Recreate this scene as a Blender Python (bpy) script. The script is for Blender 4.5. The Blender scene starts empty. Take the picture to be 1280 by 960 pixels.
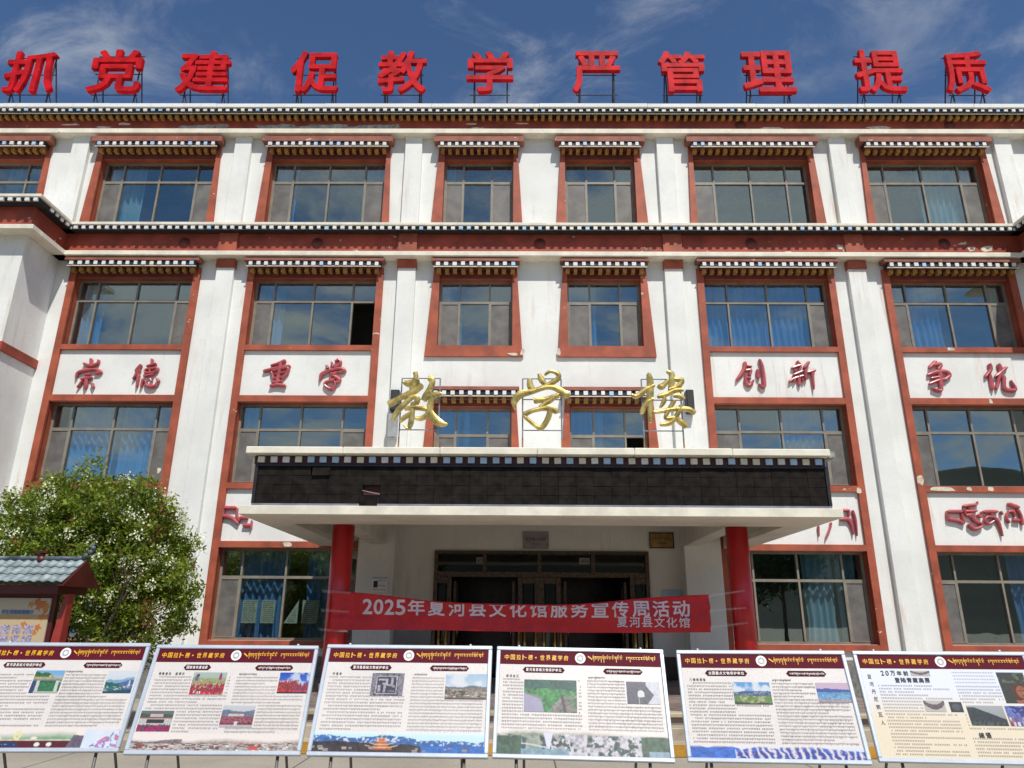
import bpy, bmesh, math, random
import numpy as np
from mathutils import Vector, Matrix, noise as mnoise
random.seed(7); rng = np.random.default_rng(7)
R = math.radians
S = bpy.context.scene
COL = S.collection

# ------------------------------------------------------------------ camera
cam_d = bpy.data.cameras.new('camera'); cam = bpy.data.objects.new('camera', cam_d); COL.objects.link(cam)
cam_d.sensor_width = 36; cam_d.lens = 910 / 1280 * 36; cam_d.clip_end = 5000; cam_d.clip_start = 0.05
_p, _y, _r = 0.31722, -0.009632, 0.007075
_f = Vector((math.sin(_y)*math.cos(_p), math.cos(_y)*math.cos(_p), math.sin(_p)))
_rt = Vector((math.cos(_y), -math.sin(_y), 0)); _u = _rt.cross(_f)
_r2 = _rt*math.cos(_r) + _u*math.sin(_r); _u2 = _u*math.cos(_r) - _rt*math.sin(_r)
cam.matrix_world = Matrix.Translation((-0.4537, 0, 1.6)) @ Matrix((_r2, _u2, -_f)).transposed().to_4x4()
S.camera = cam

# ------------------------------------------------------------------ light
SUN_EL, SUN_AZ = R(57), R(20)      # azimuth: degrees to the right of straight behind the camera
sd = bpy.data.lights.new('sun', 'SUN'); sun = bpy.data.objects.new('sun', sd); COL.objects.link(sun)
sd.energy = 4.3; sd.angle = R(0.55); sd.color = (1, 0.955, 0.88)
to_sun = Vector((math.sin(SUN_AZ)*math.cos(SUN_EL), -math.cos(SUN_AZ)*math.cos(SUN_EL), math.sin(SUN_EL)))
sun.rotation_euler = to_sun.to_track_quat('Z', 'Y').to_euler()
W = bpy.data.worlds.new('World'); S.world = W; W.use_nodes = True
def world():
    nt = W.node_tree; nt.nodes.clear(); N = nt.nodes.new; L = nt.links.new
    out = N('ShaderNodeOutputWorld'); bg = N('ShaderNodeBackground'); bg.inputs[1].default_value = 0.125
    sky = N('ShaderNodeTexSky'); sky.sky_type = 'NISHITA'; sky.sun_disc = False
    sky.sun_elevation = SUN_EL; sky.sun_rotation = math.pi - SUN_AZ
    sky.altitude = 2900; sky.air_density = 1.0; sky.dust_density = 0.25; sky.ozone_density = 2.2
    tc = N('ShaderNodeTexCoord'); sep = N('ShaderNodeSeparateXYZ'); L(tc.outputs['Generated'], sep.inputs[0])
    def M(op, a, b=None, c=None):
        n = N('ShaderNodeMath'); n.operation = op
        for i, v in enumerate((a, b, c)):
            if v is None: continue
            if isinstance(v, (int, float)): n.inputs[i].default_value = v
            else: L(v, n.inputs[i])
        return n.outputs[0]
    z = M('ADD', M('MAXIMUM', sep.outputs[2], 0.0), 0.18)
    cmb = N('ShaderNodeCombineXYZ'); L(M('DIVIDE', sep.outputs[0], z), cmb.inputs[0]); L(M('DIVIDE', sep.outputs[1], z), cmb.inputs[1])
    def noise(sc, det, rough, dist=0.0, off=(0, 0, 0), scl=(1, 1, 1)):
        mp = N('ShaderNodeMapping'); L(cmb.outputs[0], mp.inputs[0]); mp.inputs['Location'].default_value = off; mp.inputs['Scale'].default_value = scl
        n = N('ShaderNodeTexNoise'); L(mp.outputs[0], n.inputs['Vector'])
        n.inputs['Scale'].default_value = sc; n.inputs['Detail'].default_value = det; n.inputs['Roughness'].default_value = rough; n.inputs['Distortion'].default_value = dist
        return n.outputs[0]
    def smooth(v, a, b):
        n = N('ShaderNodeMapRange'); n.interpolation_type = 'SMOOTHSTEP'; L(v, n.inputs[0])
        n.inputs[1].default_value = a; n.inputs[2].default_value = b; return n.outputs[0]
    wisp = M('MULTIPLY', smooth(noise(4.2, 12, 0.66, 0.5, (2.3, 0.4, 0), (1, 1.4, 1)), 0.45, 0.80), smooth(noise(1.8, 3, 0.5, 0, (6.3, 3.1, 0)), 0.28, 0.56))
    cum = M('MULTIPLY', smooth(noise(2.0, 11, 0.62, 0.35, (1.2, 7.4, 0)), 0.44, 0.60), smooth(M('MULTIPLY', sep.outputs[1], -1.0), 0.0, 0.45))
    fac = M('MINIMUM', M('ADD', M('MULTIPLY', wisp, 0.50), M('MULTIPLY', cum, 0.85)), 1.0)
    mix = N('ShaderNodeMix'); mix.data_type = 'RGBA'; L(fac, mix.inputs[0])
    hs = N('ShaderNodeHueSaturation'); hs.inputs['Saturation'].default_value = 1.10; L(sky.outputs[0], hs.inputs['Color'])
    L(hs.outputs[0], mix.inputs[6]); mix.inputs[7].default_value = (4.8, 5.0, 5.2, 1)
    L(mix.outputs[2], bg.inputs[0]); L(bg.outputs[0], out.inputs[0])
world()
S.view_settings.view_transform = 'Standard'; S.view_settings.look = 'None'; S.view_settings.exposure = 0.08; S.view_settings.gamma = 1.0
S.render.engine = 'CYCLES'; S.cycles.max_bounces = 8; S.cycles.transparent_max_bounces = 12; S.cycles.caustics_reflective = False
S.render.resolution_x = 1024; S.render.resolution_y = 768

# ------------------------------------------------------------------ materials
def newmat(name):
    m = bpy.data.materials.new(name); m.use_nodes = True; nt = m.node_tree; nt.nodes.clear()
    o = nt.nodes.new('ShaderNodeOutputMaterial'); b = nt.nodes.new('ShaderNodeBsdfPrincipled'); nt.links.new(b.outputs[0], o.inputs[0])
    return m, nt, b, o
def nz(nt, scale, detail=4, rough=.55, stretch=(1, 1, 1), dist=0, coord='pos'):
    N = nt.nodes.new
    if coord == 'pos': src = N('ShaderNodeNewGeometry').outputs['Position']
    else: src = N('ShaderNodeTexCoord').outputs['Object']
    mp = N('ShaderNodeMapping'); nt.links.new(src, mp.inputs[0]); mp.inputs['Scale'].default_value = stretch
    n = N('ShaderNodeTexNoise'); nt.links.new(mp.outputs[0], n.inputs['Vector'])
    n.inputs['Scale'].default_value = scale; n.inputs['Detail'].default_value = detail; n.inputs['Roughness'].default_value = rough; n.inputs['Distortion'].default_value = dist
    return n.outputs[0]
def ramp(nt, v, a, b, lo=0., hi=1.):
    n = nt.nodes.new('ShaderNodeMapRange'); n.interpolation_type = 'SMOOTHSTEP'; nt.links.new(v, n.inputs[0])
    for i, x in enumerate((a, b, lo, hi)): n.inputs[i+1].default_value = x
    return n.outputs[0]
def mixc(nt, f, a, b):
    n = nt.nodes.new('ShaderNodeMix'); n.data_type = 'RGBA'
    if isinstance(f, float): n.inputs[0].default_value = f
    else: nt.links.new(f, n.inputs[0])
    for i, c in ((6, a), (7, b)):
        if isinstance(c, tuple): n.inputs[i].default_value = (*c[:3], 1)
        else: nt.links.new(c, n.inputs[i])
    return n.outputs[2]
def bump(nt, b, v, s, d=.01):
    n = nt.nodes.new('ShaderNodeBump'); n.inputs['Strength'].default_value = s; n.inputs['Distance'].default_value = d
    nt.links.new(v, n.inputs['Height']); nt.links.new(n.outputs[0], b.inputs['Normal'])
def paint(name, c, rough=.6, var=.12, scale=3., chips=None, chipc=(.62, .55, .46), streak=None, bmp=.15, metal=0., spec=.5, coord='pos', fine=60.):
    m, nt, b, o = newmat(name)
    dark = tuple(x*(1-var*1.6) for x in c); lite = tuple(min(1, x*(1+var)) for x in c)
    col = mixc(nt, ramp(nt, nz(nt, scale, 6, .6, coord=coord), .3, .7), dark, lite)
    col = mixc(nt, ramp(nt, nz(nt, fine, 3, .6, coord=coord), .35, .75, 0, .25), col, tuple(x*.75 for x in c))
    if streak: 
        f = nt.nodes.new('ShaderNodeMath'); f.operation = 'MULTIPLY'
        nt.links.new(ramp(nt, nz(nt, 7.5, 5, .6, (1, 1, .09)), .52, .78, 0, streak[3]), f.inputs[0])
        nt.links.new(ramp(nt, nz(nt, .55, 4), .38, .68), f.inputs[1])
        col = mixc(nt, f.outputs[0], col, streak[:3])
        col = mixc(nt, ramp(nt, nz(nt, 2.2, 8, .68), .50, .80, 0, .5), col, tuple(x*.78 for x in c))
    if chips: col = mixc(nt, ramp(nt, nz(nt, 3.1, 8, .62, (1, 1, 1.8)), chips, chips+.012), col, chipc)
    nt.links.new(col, b.inputs['Base Color']); b.inputs['Roughness'].default_value = rough; b.inputs['Metallic'].default_value = metal
    b.inputs['Specular IOR Level'].default_value = spec
    if bmp: bump(nt, b, nz(nt, fine*.6, 5, .65, coord=coord), bmp, .01)
    return m
M = {}
M['white'] = paint('white_wall_paint', (.80, .815, .785), .75, .06, 1.1, streak=(.56, .40, .28, .8), bmp=.3, fine=25)
M['cream'] = paint('cream_ledge_paint', (.78, .74, .62), .7, .10, 2.5, chips=.70, chipc=(.42, .26, .18), bmp=.2)
M['redfade'] = paint('sun_faded_red_paint', (.30, .100, .066), .7, .2, 3.2, chips=.66, chipc=(.60, .48, .38), bmp=.25)
M['red'] = paint('oxide_red_paint', (.37, .084, .040), .62, .2, 2.0, chips=.685, chipc=(.66, .52, .42), bmp=.2)
M['lintel'] = paint('shade_darkened_lintel_red', (.15, .03, .022), .65, .2, 2.4, bmp=.2)  # red paint darkened so the hoods' shade on the lintels is in the colour
M['redband'] = paint('oxide_red_band', (.33, .060, .032), .65, .24, 1.6, chips=.665, chipc=(.62, .55, .46), bmp=.2)
M['black'] = paint('black_trim', (.014, .014, .017), .6, .3, 4)
M['dot'] = paint('white_block', (.74, .76, .78), .6, .08, 5)
M['dotblue'] = paint('pale_blue_block', (.42, .62, .85), .55, .08, 5)
M['dotcream'] = paint('cream_block', (.74, .73, .62), .6, .1, 5)
M['yellow'] = paint('ochre_bracket', (.40, .215, .05), .6, .22, 6)
M['maroon'] = paint('maroon_trim', (.06, .012, .014), .5, .25, 6)
M['frame'] = paint('bronze_window_frame', (.25, .225, .18), .42, .12, 4, spec=.6, bmp=.05)
M['screen'] = paint('grey_fly_screen', (.155, .15, .14), .55, .22, 2.5, bmp=.1, fine=120)
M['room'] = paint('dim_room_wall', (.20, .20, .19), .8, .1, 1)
M['soffit'] = paint('canopy_soffit_paint', (.80, .77, .69), .75, .08, 1.4, bmp=.15)
M['colred'] = paint('red_column_gloss', (.52, .008, .012), .28, .1, 1.5, spec=.6, bmp=.06)
M['darkred'] = paint('dark_red_wood', (.085, .010, .009), .45, .2, 3)
M['postred'] = paint('kiosk_post_red', (.30, .035, .028), .4, .15, 3)
M['steel'] = paint('dark_sign_steel', (.035, .035, .04), .5, .3, 8)
M['rust'] = paint('rusty_steel', (.30, .15, .07), .6, .35, 9)
M['goldc'] = paint('weathered_gold_sheet', (.72, .54, .17), .33, .34, 6, metal=.8, bmp=.2)
M['goldside'] = paint('olive_gold_edge', (.34, .31, .16), .45, .2, 6, metal=.3)
M['redc'] = paint('faded_red_acrylic', (.56, .008, .014), .6, .26, 3.0, spec=.12, bmp=.1, chips=.70, chipc=(.62, .10, .10))
M['letred'] = paint('wall_letter_red', (.46, .075, .085), .34, .2, 6, spec=1.0, bmp=.05)
M['alu'] = paint('pale_alloy_frame', (.60, .66, .74), .34, .06, 5, metal=.35, bmp=.04)
M['leg'] = paint('easel_leg_steel', (.16, .15, .14), .45, .2, 8, metal=.5)
M['led'] = paint('led_module_face', (.017, .0135, .012), .8, .35, 7, bmp=.35, fine=160, spec=.12)
M['ledframe'] = paint('led_frame_steel', (.03, .03, .036), .45, .2, 6, metal=.3)
M['ledrim'] = paint('led_bottom_rail', (.30, .31, .36), .45, .15, 6, metal=.4)
M['stone'] = paint('plinth_granite', (.20, .19, .18), .55, .25, 9, bmp=.2)
M['stepstone'] = paint('step_stone', (.40, .34, .25), .7, .18, 3, bmp=.25)
M['stepochre'] = paint('ochre_step_riser', (.50, .26, .03), .6, .2, 4)
M['porchfloor'] = paint('porch_floor_tile', (.26, .21, .18), .35, .25, 3)
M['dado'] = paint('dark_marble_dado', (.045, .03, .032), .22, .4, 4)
M['doorfr'] = paint('bronze_marble_door_frame', (.10, .060, .032), .22, .40, 14, spec=.8, metal=.35)
M['doorgold'] = paint('polished_gold_door_bar', (.62, .34, .10), .18, .2, 6, metal=.9)
M['brass'] = paint('brass_plaque', (.36, .22, .07), .35, .25, 6, metal=.6)
M['greyplq'] = paint('grey_stone_plaque', (.30, .29, .30), .5, .15, 8)
M['ink'] = paint('black_ink', (.03, .03, .03), .6, .1)
M['inkgrey'] = paint('grey_ink', (.26, .23, .23), .7, .2, spec=.2)
M['inktib'] = paint('pale_grey_ink', (.36, .33, .33), .7, .2, spec=.2)
M['posterblue'] = paint('blue_poster_ink', (.10, .20, .42), .6, .1)
M['paper'] = paint('pale_green_paper', (.55, .62, .45), .8, .08, 12)
M['plaster'] = paint('exposed_grey_plaster', (.36, .36, .32), .85, .3, 7, bmp=.5)
M['plasterpale'] = paint('exposed_pale_plaster', (.66, .58, .46), .85, .2, 9, bmp=.4)
M['tile'] = paint('blue_grey_roof_tile', (.24, .30, .31), .5, .30, 7, spec=.4, chips=.66, chipc=(.10, .12, .12))
M['tileridge'] = paint('dark_ridge_tile', (.10, .13, .16), .5, .3, 6)
M['banner'] = paint('banner_red_cloth', (.60, .016, .024), .55, .12, 4, bmp=.1)
M['bannertxt'] = paint('banner_white_print', (.78, .66, .72), .6, .05)
M['tape'] = None
M['headmar'] = paint('header_maroon_print', (.10, .006, .018), .6, .05, spec=.12)
M['pillmar'] = paint('pill_maroon_print', (.07, .006, .014), .6, .05, spec=.12)
M['headgold'] = paint('header_gold_print', (.80, .42, .015), .4, .05)
M['printwhite'] = paint('print_white', (.85, .84, .83), .45, .03)
M['printpaper'] = paint('board_cream_print', (.63, .60, .58), .42, .03, 2)
M['bark'] = paint('shrub_bark', (.10, .08, .06), .9, .3, 8, bmp=.6)
M['petal'] = paint('white_blossom', (.66, .70, .46), .7, .1, 20, bmp=0)
M['iron'] = paint('black_speaker_box', (.02, .024, .035), .5, .2)
M['galv'] = paint('grey_junction_box', (.34, .35, .35), .5, .15)
M['wash'] = paint('grey_lower_wall_paint', (.33, .33, .33), .6, .1, 2)
M['ledred'] = paint('exposed_red_backing', (.07, .008, .008), .6, .2)

def glass(name='blue_tinted_window_glass', base=.22, tint=(.86, .92, .95)):
    m, nt, b, o = newmat(name); nt.nodes.remove(b); N = nt.nodes.new
    g = N('ShaderNodeBsdfGlossy'); g.inputs['Roughness'].default_value = .012; g.inputs['Color'].default_value = (.74, .83, .77, 1)
    t = N('ShaderNodeBsdfTransparent'); t.inputs[0].default_value = (*tint, 1)
    lw = N('ShaderNodeLayerWeight'); lw.inputs[0].default_value = .5
    pw = N('ShaderNodeMath'); pw.operation = 'POWER'; nt.links.new(lw.outputs['Facing'], pw.inputs[0]); pw.inputs[1].default_value = 5
    mr = N('ShaderNodeMapRange'); nt.links.new(pw.outputs[0], mr.inputs[0]); mr.inputs[3].default_value = base; mr.inputs[4].default_value = 1.0; f = mr.outputs[0]
    n = N('ShaderNodeBump'); n.inputs['Strength'].default_value = .05; n.inputs['Distance'].default_value = .02
    nt.links.new(nz(nt, 1.3, 2, .4), n.inputs['Height']); nt.links.new(n.outputs[0], g.inputs['Normal'])
    mx = N('ShaderNodeMixShader'); nt.links.new(f, mx.inputs[0]); nt.links.new(t.outputs[0], mx.inputs[1]); nt.links.new(g.outputs[0], mx.inputs[2]); nt.links.new(mx.outputs[0], o.inputs[0])
    return m
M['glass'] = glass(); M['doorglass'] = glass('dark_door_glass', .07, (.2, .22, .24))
def tape():
    m, nt, b, o = newmat('clear_packing_tape'); N = nt.nodes.new
    t = N('ShaderNodeBsdfTransparent'); mx = N('ShaderNodeMixShader'); mx.inputs[0].default_value = .16
    b.inputs['Base Color'].default_value = (.8, .8, .8, 1); b.inputs['Roughness'].default_value = .2
    nt.links.new(t.outputs[0], mx.inputs[1]); nt.links.new(b.outputs[0], mx.inputs[2]); nt.links.new(mx.outputs[0], o.inputs[0]); return m
M['tape'] = tape()
def cloth(name, c, tr=.35):
    m, nt, b, o = newmat(name); N = nt.nodes.new
    col = mixc(nt, ramp(nt, nz(nt, 7, 3, .5, (1, 1, .1)), .3, .7), tuple(x*.75 for x in c), c); nt.links.new(col, b.inputs['Base Color']); b.inputs['Roughness'].default_value = .85
    t = N('ShaderNodeBsdfTranslucent'); nt.links.new(col, t.inputs[0]); mx = N('ShaderNodeMixShader'); mx.inputs[0].default_value = tr
    nt.links.new(b.outputs[0], mx.inputs[1]); nt.links.new(t.outputs[0], mx.inputs[2]); nt.links.new(mx.outputs[0], o.inputs[0]); return m
M['curtain'] = cloth('blue_curtain', (.20, .50, .92)); M['curtainteal'] = cloth('pale_teal_curtain', (.42, .72, .82))
def leafmat(name, a, b2, c3):
    m, nt, b, o = newmat(name); N = nt.nodes.new
    col = mixc(nt, ramp(nt, nz(nt, 2.6, 4, .6), .35, .68), a, b2); col = mixc(nt, ramp(nt, nz(nt, 30, 2), .5, .75), col, c3)
    nt.links.new(col, b.inputs['Base Color']); b.inputs['Roughness'].default_value = .5
    t = N('ShaderNodeBsdfTranslucent'); nt.links.new(col, t.inputs[0]); mx = N('ShaderNodeMixShader'); mx.inputs[0].default_value = .4
    nt.links.new(b.outputs[0], mx.inputs[1]); nt.links.new(t.outputs[0], mx.inputs[2]); nt.links.new(mx.outputs[0], o.inputs[0]); return m
M['leaf'] = leafmat('shrub_leaf', (.11, .18, .012), (.27, .35, .028), (.38, .44, .07))
M['leafrust'] = leafmat('rusty_new_leaf', (.22, .09, .03), (.16, .12, .03), (.26, .14, .05))
M['leafdark'] = leafmat('distant_tree_leaf', (.02, .04, .012), (.05, .08, .02), (.06, .09, .03))
def ground_mat():
    m, nt, b, o = newmat('plaza_concrete')
    col = mixc(nt, ramp(nt, nz(nt, .7, 7, .6), .3, .7), (.27, .245, .20), (.35, .32, .265))
    col = mixc(nt, ramp(nt, nz(nt, 14, 4, .7), .45, .8, 0, .5), col, (.22, .19, .15))
    bk = nt.nodes.new('ShaderNodeTexBrick'); mp = nt.nodes.new('ShaderNodeMapping'); nt.links.new(nt.nodes.new('ShaderNodeNewGeometry').outputs['Position'], mp.inputs[0]); nt.links.new(mp.outputs[0], bk.inputs[0])
    bk.offset = 0; bk.inputs['Scale'].default_value = .33; bk.inputs['Mortar Size'].default_value = .004; bk.inputs['Brick Width'].default_value = 1; bk.inputs['Row Height'].default_value = 1
    bk.inputs['Color1'].default_value = bk.inputs['Color2'].default_value = (1, 1, 1, 1); bk.inputs['Mortar'].default_value = (0, 0, 0, 1)
    col = mixc(nt, bk.outputs['Fac'], col, (.12, .10, .08))
    nt.links.new(col, b.inputs['Base Color']); b.inputs['Roughness'].default_value = .9; bump(nt, b, nz(nt, 40, 5, .7), .3, .01); return m
M['ground'] = ground_mat()
def hill_mat():
    m, nt, b, o = newmat('grassy_mountain')
    col = mixc(nt, ramp(nt, nz(nt, .02, 8, .65), .35, .65), (.012, .016, .012), (.032, .036, .024)); nt.links.new(col, b.inputs['Base Color']); b.inputs['Roughness'].default_value = 1; return m
M['hill'] = hill_mat()
def vcol(name, rough=.4):
    m, nt, b, o = newmat(name); a = nt.nodes.new('ShaderNodeVertexColor'); a.layer_name = 'print'
    nt.links.new(a.outputs[0], b.inputs['Base Color']); b.inputs['Roughness'].default_value = rough; return m
M['photo'] = vcol('printed_photograph')

# ------------------------------------------------------------------ mesh helpers
class MB:
    def __init__(s): s.v = []; s.f = []; s.mi = []; s.sm = []; s.adds = []
    def add(s, vs, fs, m=0, smooth=False):
        s.adds.append((vs, fs, m, smooth)); o = len(s.v); s.v += [tuple(v) for v in vs]; s.f += [tuple(i+o for i in f) for f in fs]; s.mi += [m]*len(fs); s.sm += [smooth]*len(fs); return s
    def box(s, x0, x1, y0, y1, z0, z1, m=0):
        if x0 > x1: x0, x1 = x1, x0
        return s.add([(x0,y0,z0),(x1,y0,z0),(x1,y1,z0),(x0,y1,z0),(x0,y0,z1),(x1,y0,z1),(x1,y1,z1),(x0,y1,z1)],
              [(0,3,2,1),(4,5,6,7),(0,1,5,4),(1,2,6,5),(2,3,7,6),(3,0,4,7)], m)
    def prism(s, pts, y0, y1, m=0):       # polygon in xz, counter-clockwise seen from -y
        n = len(pts)
        vs = [(x, y0, z) for x, z in pts] + [(x, y1, z) for x, z in pts]
        return s.add(vs, [tuple(range(n)), tuple(range(2*n-1, n-1, -1))] + [(i, i+n, (i+1) % n+n, (i+1) % n) for i in range(n)], m)
    def bar(s, a, b, r, n=8, m=0, r2=None):
        a, b = Vector(a), Vector(b); d = (b-a).normalized(); t = d.orthogonal().normalized(); q = d.cross(t); r2 = r if r2 is None else r2
        vs = [a+(t*math.cos(k*2*math.pi/n)+q*math.sin(k*2*math.pi/n))*r for k in range(n)] + [b+(t*math.cos(k*2*math.pi/n)+q*math.sin(k*2*math.pi/n))*r2 for k in range(n)]
        return s.add(vs, [tuple(range(n-1, -1, -1)), tuple(range(n, 2*n))] + [(k, (k+1) % n, (k+1) % n+n, k+n) for k in range(n)], m, n > 6)
    def build(s, name, mats, parent=None, T=None, kind=None, label=None, bev=0):
        me = bpy.data.meshes.new(name)
        off = Vector(parent_base(parent)) if parent else Vector((0, 0, 0))
        vs = [tuple((T(*v) if T else Vector(v)) - off) for v in s.v]
        me.from_pydata(vs, [], s.f)
        for m in (mats if isinstance(mats, (list, tuple)) else [mats]): me.materials.append(M[m])
        me.polygons.foreach_set('material_index', s.mi); me.polygons.foreach_set('use_smooth', s.sm); me.update()
        o = bpy.data.objects.new(name, me); COL.objects.link(o)
        if parent: o.parent = parent
        if kind: o['kind'] = kind
        if label: o['label'] = label
        if bev:
            mod = o.modifiers.new('bevel', 'BEVEL'); mod.width = bev; mod.segments = 1; mod.limit_method = 'ANGLE'
        return o
BASE = {}
def build_each(mb, name, mats, parent=None, **k):       # every solid of the builder as an object of its own
    return [MB().add(*a).build(name, mats, parent, **k) for a in mb.adds]
def parent_base(p): return BASE.get(p.name, (0, 0, 0))
def thing(name, loc, label, cat, group=None):
    o = bpy.data.objects.new(name, None); COL.objects.link(o); o.location = loc; o.empty_display_size = .2
    BASE[o.name] = loc; o['label'] = label; o['category'] = cat
    if group: o['group'] = group
    return o
def sub(mb, name, mats, parent_part, **k):       # sub-part: mesh coordinates share the thing's base
    o = mb.build(name, mats, None, **k); p = parent_part
    base = Vector((0, 0, 0)); q = p
    while q is not None:
        if q.name in BASE: base = Vector(BASE[q.name]); break
        q = q.parent
    o.data.transform(Matrix.Translation(-base)); o.parent = p; return o
def tag(o, label, cat, group=None):
    o['label'] = label; o['category'] = cat
    if group: o['group'] = group
    return o
def recentre(o):        # a top-level mesh gets its origin at its base
    co = [v.co for v in o.data.vertices]
    c = Vector(((min(v.x for v in co)+max(v.x for v in co))/2, (min(v.y for v in co)+max(v.y for v in co))/2, min(v.z for v in co)))
    o.data.transform(Matrix.Translation(-c)); o.location = c; return o

_tc = {}
def text_geo(body, bold=0., extrude=0., space=1.):
    k = (body, bold, extrude, space)
    if k in _tc: return _tc[k]
    if bold:        # thicken the strokes with shifted copies, each a hair in front of the last
        v0, f0, _ = text_geo(body, 0, extrude, space); vs = []; fs = []; r = bold
        for q, (ax_, ay_) in enumerate(((0, 0), (1, 0), (-1, 0), (0, 1), (0, -1), (.7, .7), (-.7, .7), (.7, -.7), (-.7, -.7))):
            o_ = len(vs); vs += [(v[0]+ax_*r, v[1]+ay_*r, v[2]+(q*.0012 if v[2] >= 0 else -q*.0012)) for v in v0]; fs += [tuple(i+o_ for i in f) for f in f0]
        xs = [v[0] for v in vs]; ys = [v[1] for v in vs]; _tc[k] = (vs, fs, (min(xs), max(xs), min(ys), max(ys))); return _tc[k]
    c = bpy.data.curves.new('lettering', 'FONT'); c.body = body; c.size = 1; c.offset = 0; c.extrude = extrude; c.space_character = space; c.resolution_u = 3
    o = bpy.data.objects.new('lettering', c); COL.objects.link(o)
    dg = bpy.context.evaluated_depsgraph_get(); me = bpy.data.meshes.new_from_object(o.evaluated_get(dg))
    vs = [tuple(v.co) for v in me.vertices]; fs = [tuple(p.vertices) for p in me.polygons]
    bpy.data.objects.remove(o); bpy.data.curves.remove(c); bpy.data.meshes.remove(me)
    xs = [v[0] for v in vs]; ys = [v[1] for v in vs]
    _tc[k] = (vs, fs, (min(xs), max(xs), min(ys), max(ys))); return _tc[k]
def add_text(mb, body, x0, x1, y0, y1, F, bold=0., m=0, clampw=None):
    """text fitted to the rectangle x0..x1, y0..y1 and mapped through F(x, y)"""
    vs, fs, (a, b, c, d) = text_geo(body, bold)
    n1 = len(vs)//9 if bold else len(vs)
    if bold: vs = [(v[0], v[1], k//n1) for k, v in enumerate(vs)]
    out = []
    for v in vs:
        p = F(x0+(v[0]-a)/(b-a)*(x1-x0), y0+(v[1]-c)/(d-c)*(y1-y0)); out.append((p[0], p[1]-v[2]*.00015 if bold else p[1], p[2]))
    mb.add(out, fs, m)

# ------------------------------------------------------------------ terrain
g = MB(); g.add([(-1500, -1500, 0), (1500, -1500, 0), (1500, 1500, 0), (-1500, 1500, 0)], [(0, 1, 2, 3)])
g.build('ground', 'ground')['kind'] = 'structure'
def hills():
    mb = MB(); nx, ny = 150, 40; vs = []
    for j in range(ny):
        for i in range(nx):
            x = -900+1800*i/(nx-1); y = -150-750*j/(ny-1)
            t = min(1, j/(ny*.55)); ridge = 112+26*mnoise.noise(Vector((x*.0042+3.1, 1.7, 0)))*2+14*mnoise.noise(Vector((x*.015, 4, 0)))
            z = ridge*(t*t*(3-2*t))*(1 if j < ny*.62 else max(.3, 1-(j-ny*.62)/ny))+9*mnoise.fractal(Vector((x*.012, y*.012, 0)), 1, 2, 5)*t
            vs.append((x, y, z-.5))
    mb.add(vs, [(j*nx+i, j*nx+i+1, (j+1)*nx+i+1, (j+1)*nx+i) for j in range(ny-1) for i in range(nx-1)], 0, True)
    o = mb.build('hills', 'hill'); o['kind'] = 'structure'
hills()

# ------------------------------------------------------------------ the school building
AX = 0.08                                   # the facade's axis
bld = thing('school_building', (AX, 17.0, 0), 'four storey white school building with oxide red window frames and dotted cornices', 'building')
def P(mb, name, mats, **k): return mb.build(name, mats, bld, **k)
FY = 17.0; GY = 17.22
BIG = (('C', 4.20, 7.38, (4.84, 5.86, 6.88)), ('D', 8.95, 12.00, (9.42, 10.46, 11.50)))
BIG4 = (('C', 4.18, 7.30, (4.76, 5.75, 6.73)), ('D', 8.85, 11.97, (9.40, 10.42, 11.44)), ('E', 13.55, 16.6, (14.1, 15.08, 16.06)))
ROWS = {3: (8.17, 10.04, 9.46), 2: (4.70, 6.68, 6.04), 1: (1.20, 3.20, 2.56)}
Z4 = (11.62, 13.63, 13.02)
holes = []; wins = []
for sgn in (-1, 1):
    for n, a, b, ml in BIG:
        for fl, (z0, z1, zt) in ROWS.items():
            wins.append((sgn, n, fl, a, b, z0, z1, zt, ml))
    for n, a, b, ml in BIG4: wins.append((sgn, n, 4, a, b, *Z4, ml))
    for fl, (z0, z1, zt) in ((4, Z4), (3, (8.17, 10.03, 9.44)), (2, (4.75, 6.60, 5.92))):
        wins.append((sgn, 'S', fl, .70, 2.58, z0, z1, zt, (1.29, 2.06)))
def ab(sgn, a, b):
    x0, x1 = AX+sgn*a, AX+sgn*b; return (x0, x1) if x0 < x1 else (x1, x0)
for w in wins: holes.append((*ab(w[0], w[3], w[4]), w[5], w[6]))
holes.append((AX-2.43, AX+2.43, .45, 3.17))          # the door
def wall_with_holes(mb, X0, X1, Z0, Z1, y, hs, m=0):
    xs = sorted({X0, X1, *[h[0] for h in hs], *[h[1] for h in hs]}); zs = sorted({Z0, Z1, *[h[2] for h in hs], *[h[3] for h in hs]})
    xs = [x for x in xs if X0 <= x <= X1]; zs = [z for z in zs if Z0 <= z <= Z1]
    for i in range(len(xs)-1):
        for j in range(len(zs)-1):
            cx, cz = (xs[i]+xs[i+1])/2, (zs[j]+zs[j+1])/2
            if any(h[0] < cx < h[1] and h[2] < cz < h[3] for h in hs): continue
            mb.add([(xs[i], y, zs[j]), (xs[i+1], y, zs[j]), (xs[i+1], y, zs[j+1]), (xs[i], y, zs[j+1])], [(0, 1, 2, 3)], m)
mb = MB(); wall_with_holes(mb, -17.5, 17.66, 0, 15.0, FY, holes)
mb.box(-17.5, 17.66, 24, 24.2, 0, 15); mb.box(-17.5, -17.3, FY+.01, 24, 0, 15); mb.box(17.46, 17.66, FY+.01, 24, 0, 15)
P(mb, 'wall', 'white')
mb = MB(); mb.box(-17.5, 17.66, FY+.01, 24, 14.95, 15.05)
P(mb, 'roof', 'stone')
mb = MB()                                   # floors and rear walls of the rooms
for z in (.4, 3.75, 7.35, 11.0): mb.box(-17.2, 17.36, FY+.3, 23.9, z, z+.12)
mb.box(-17.2, 17.36, 21.3, 21.4, .52, 14.9)
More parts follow.
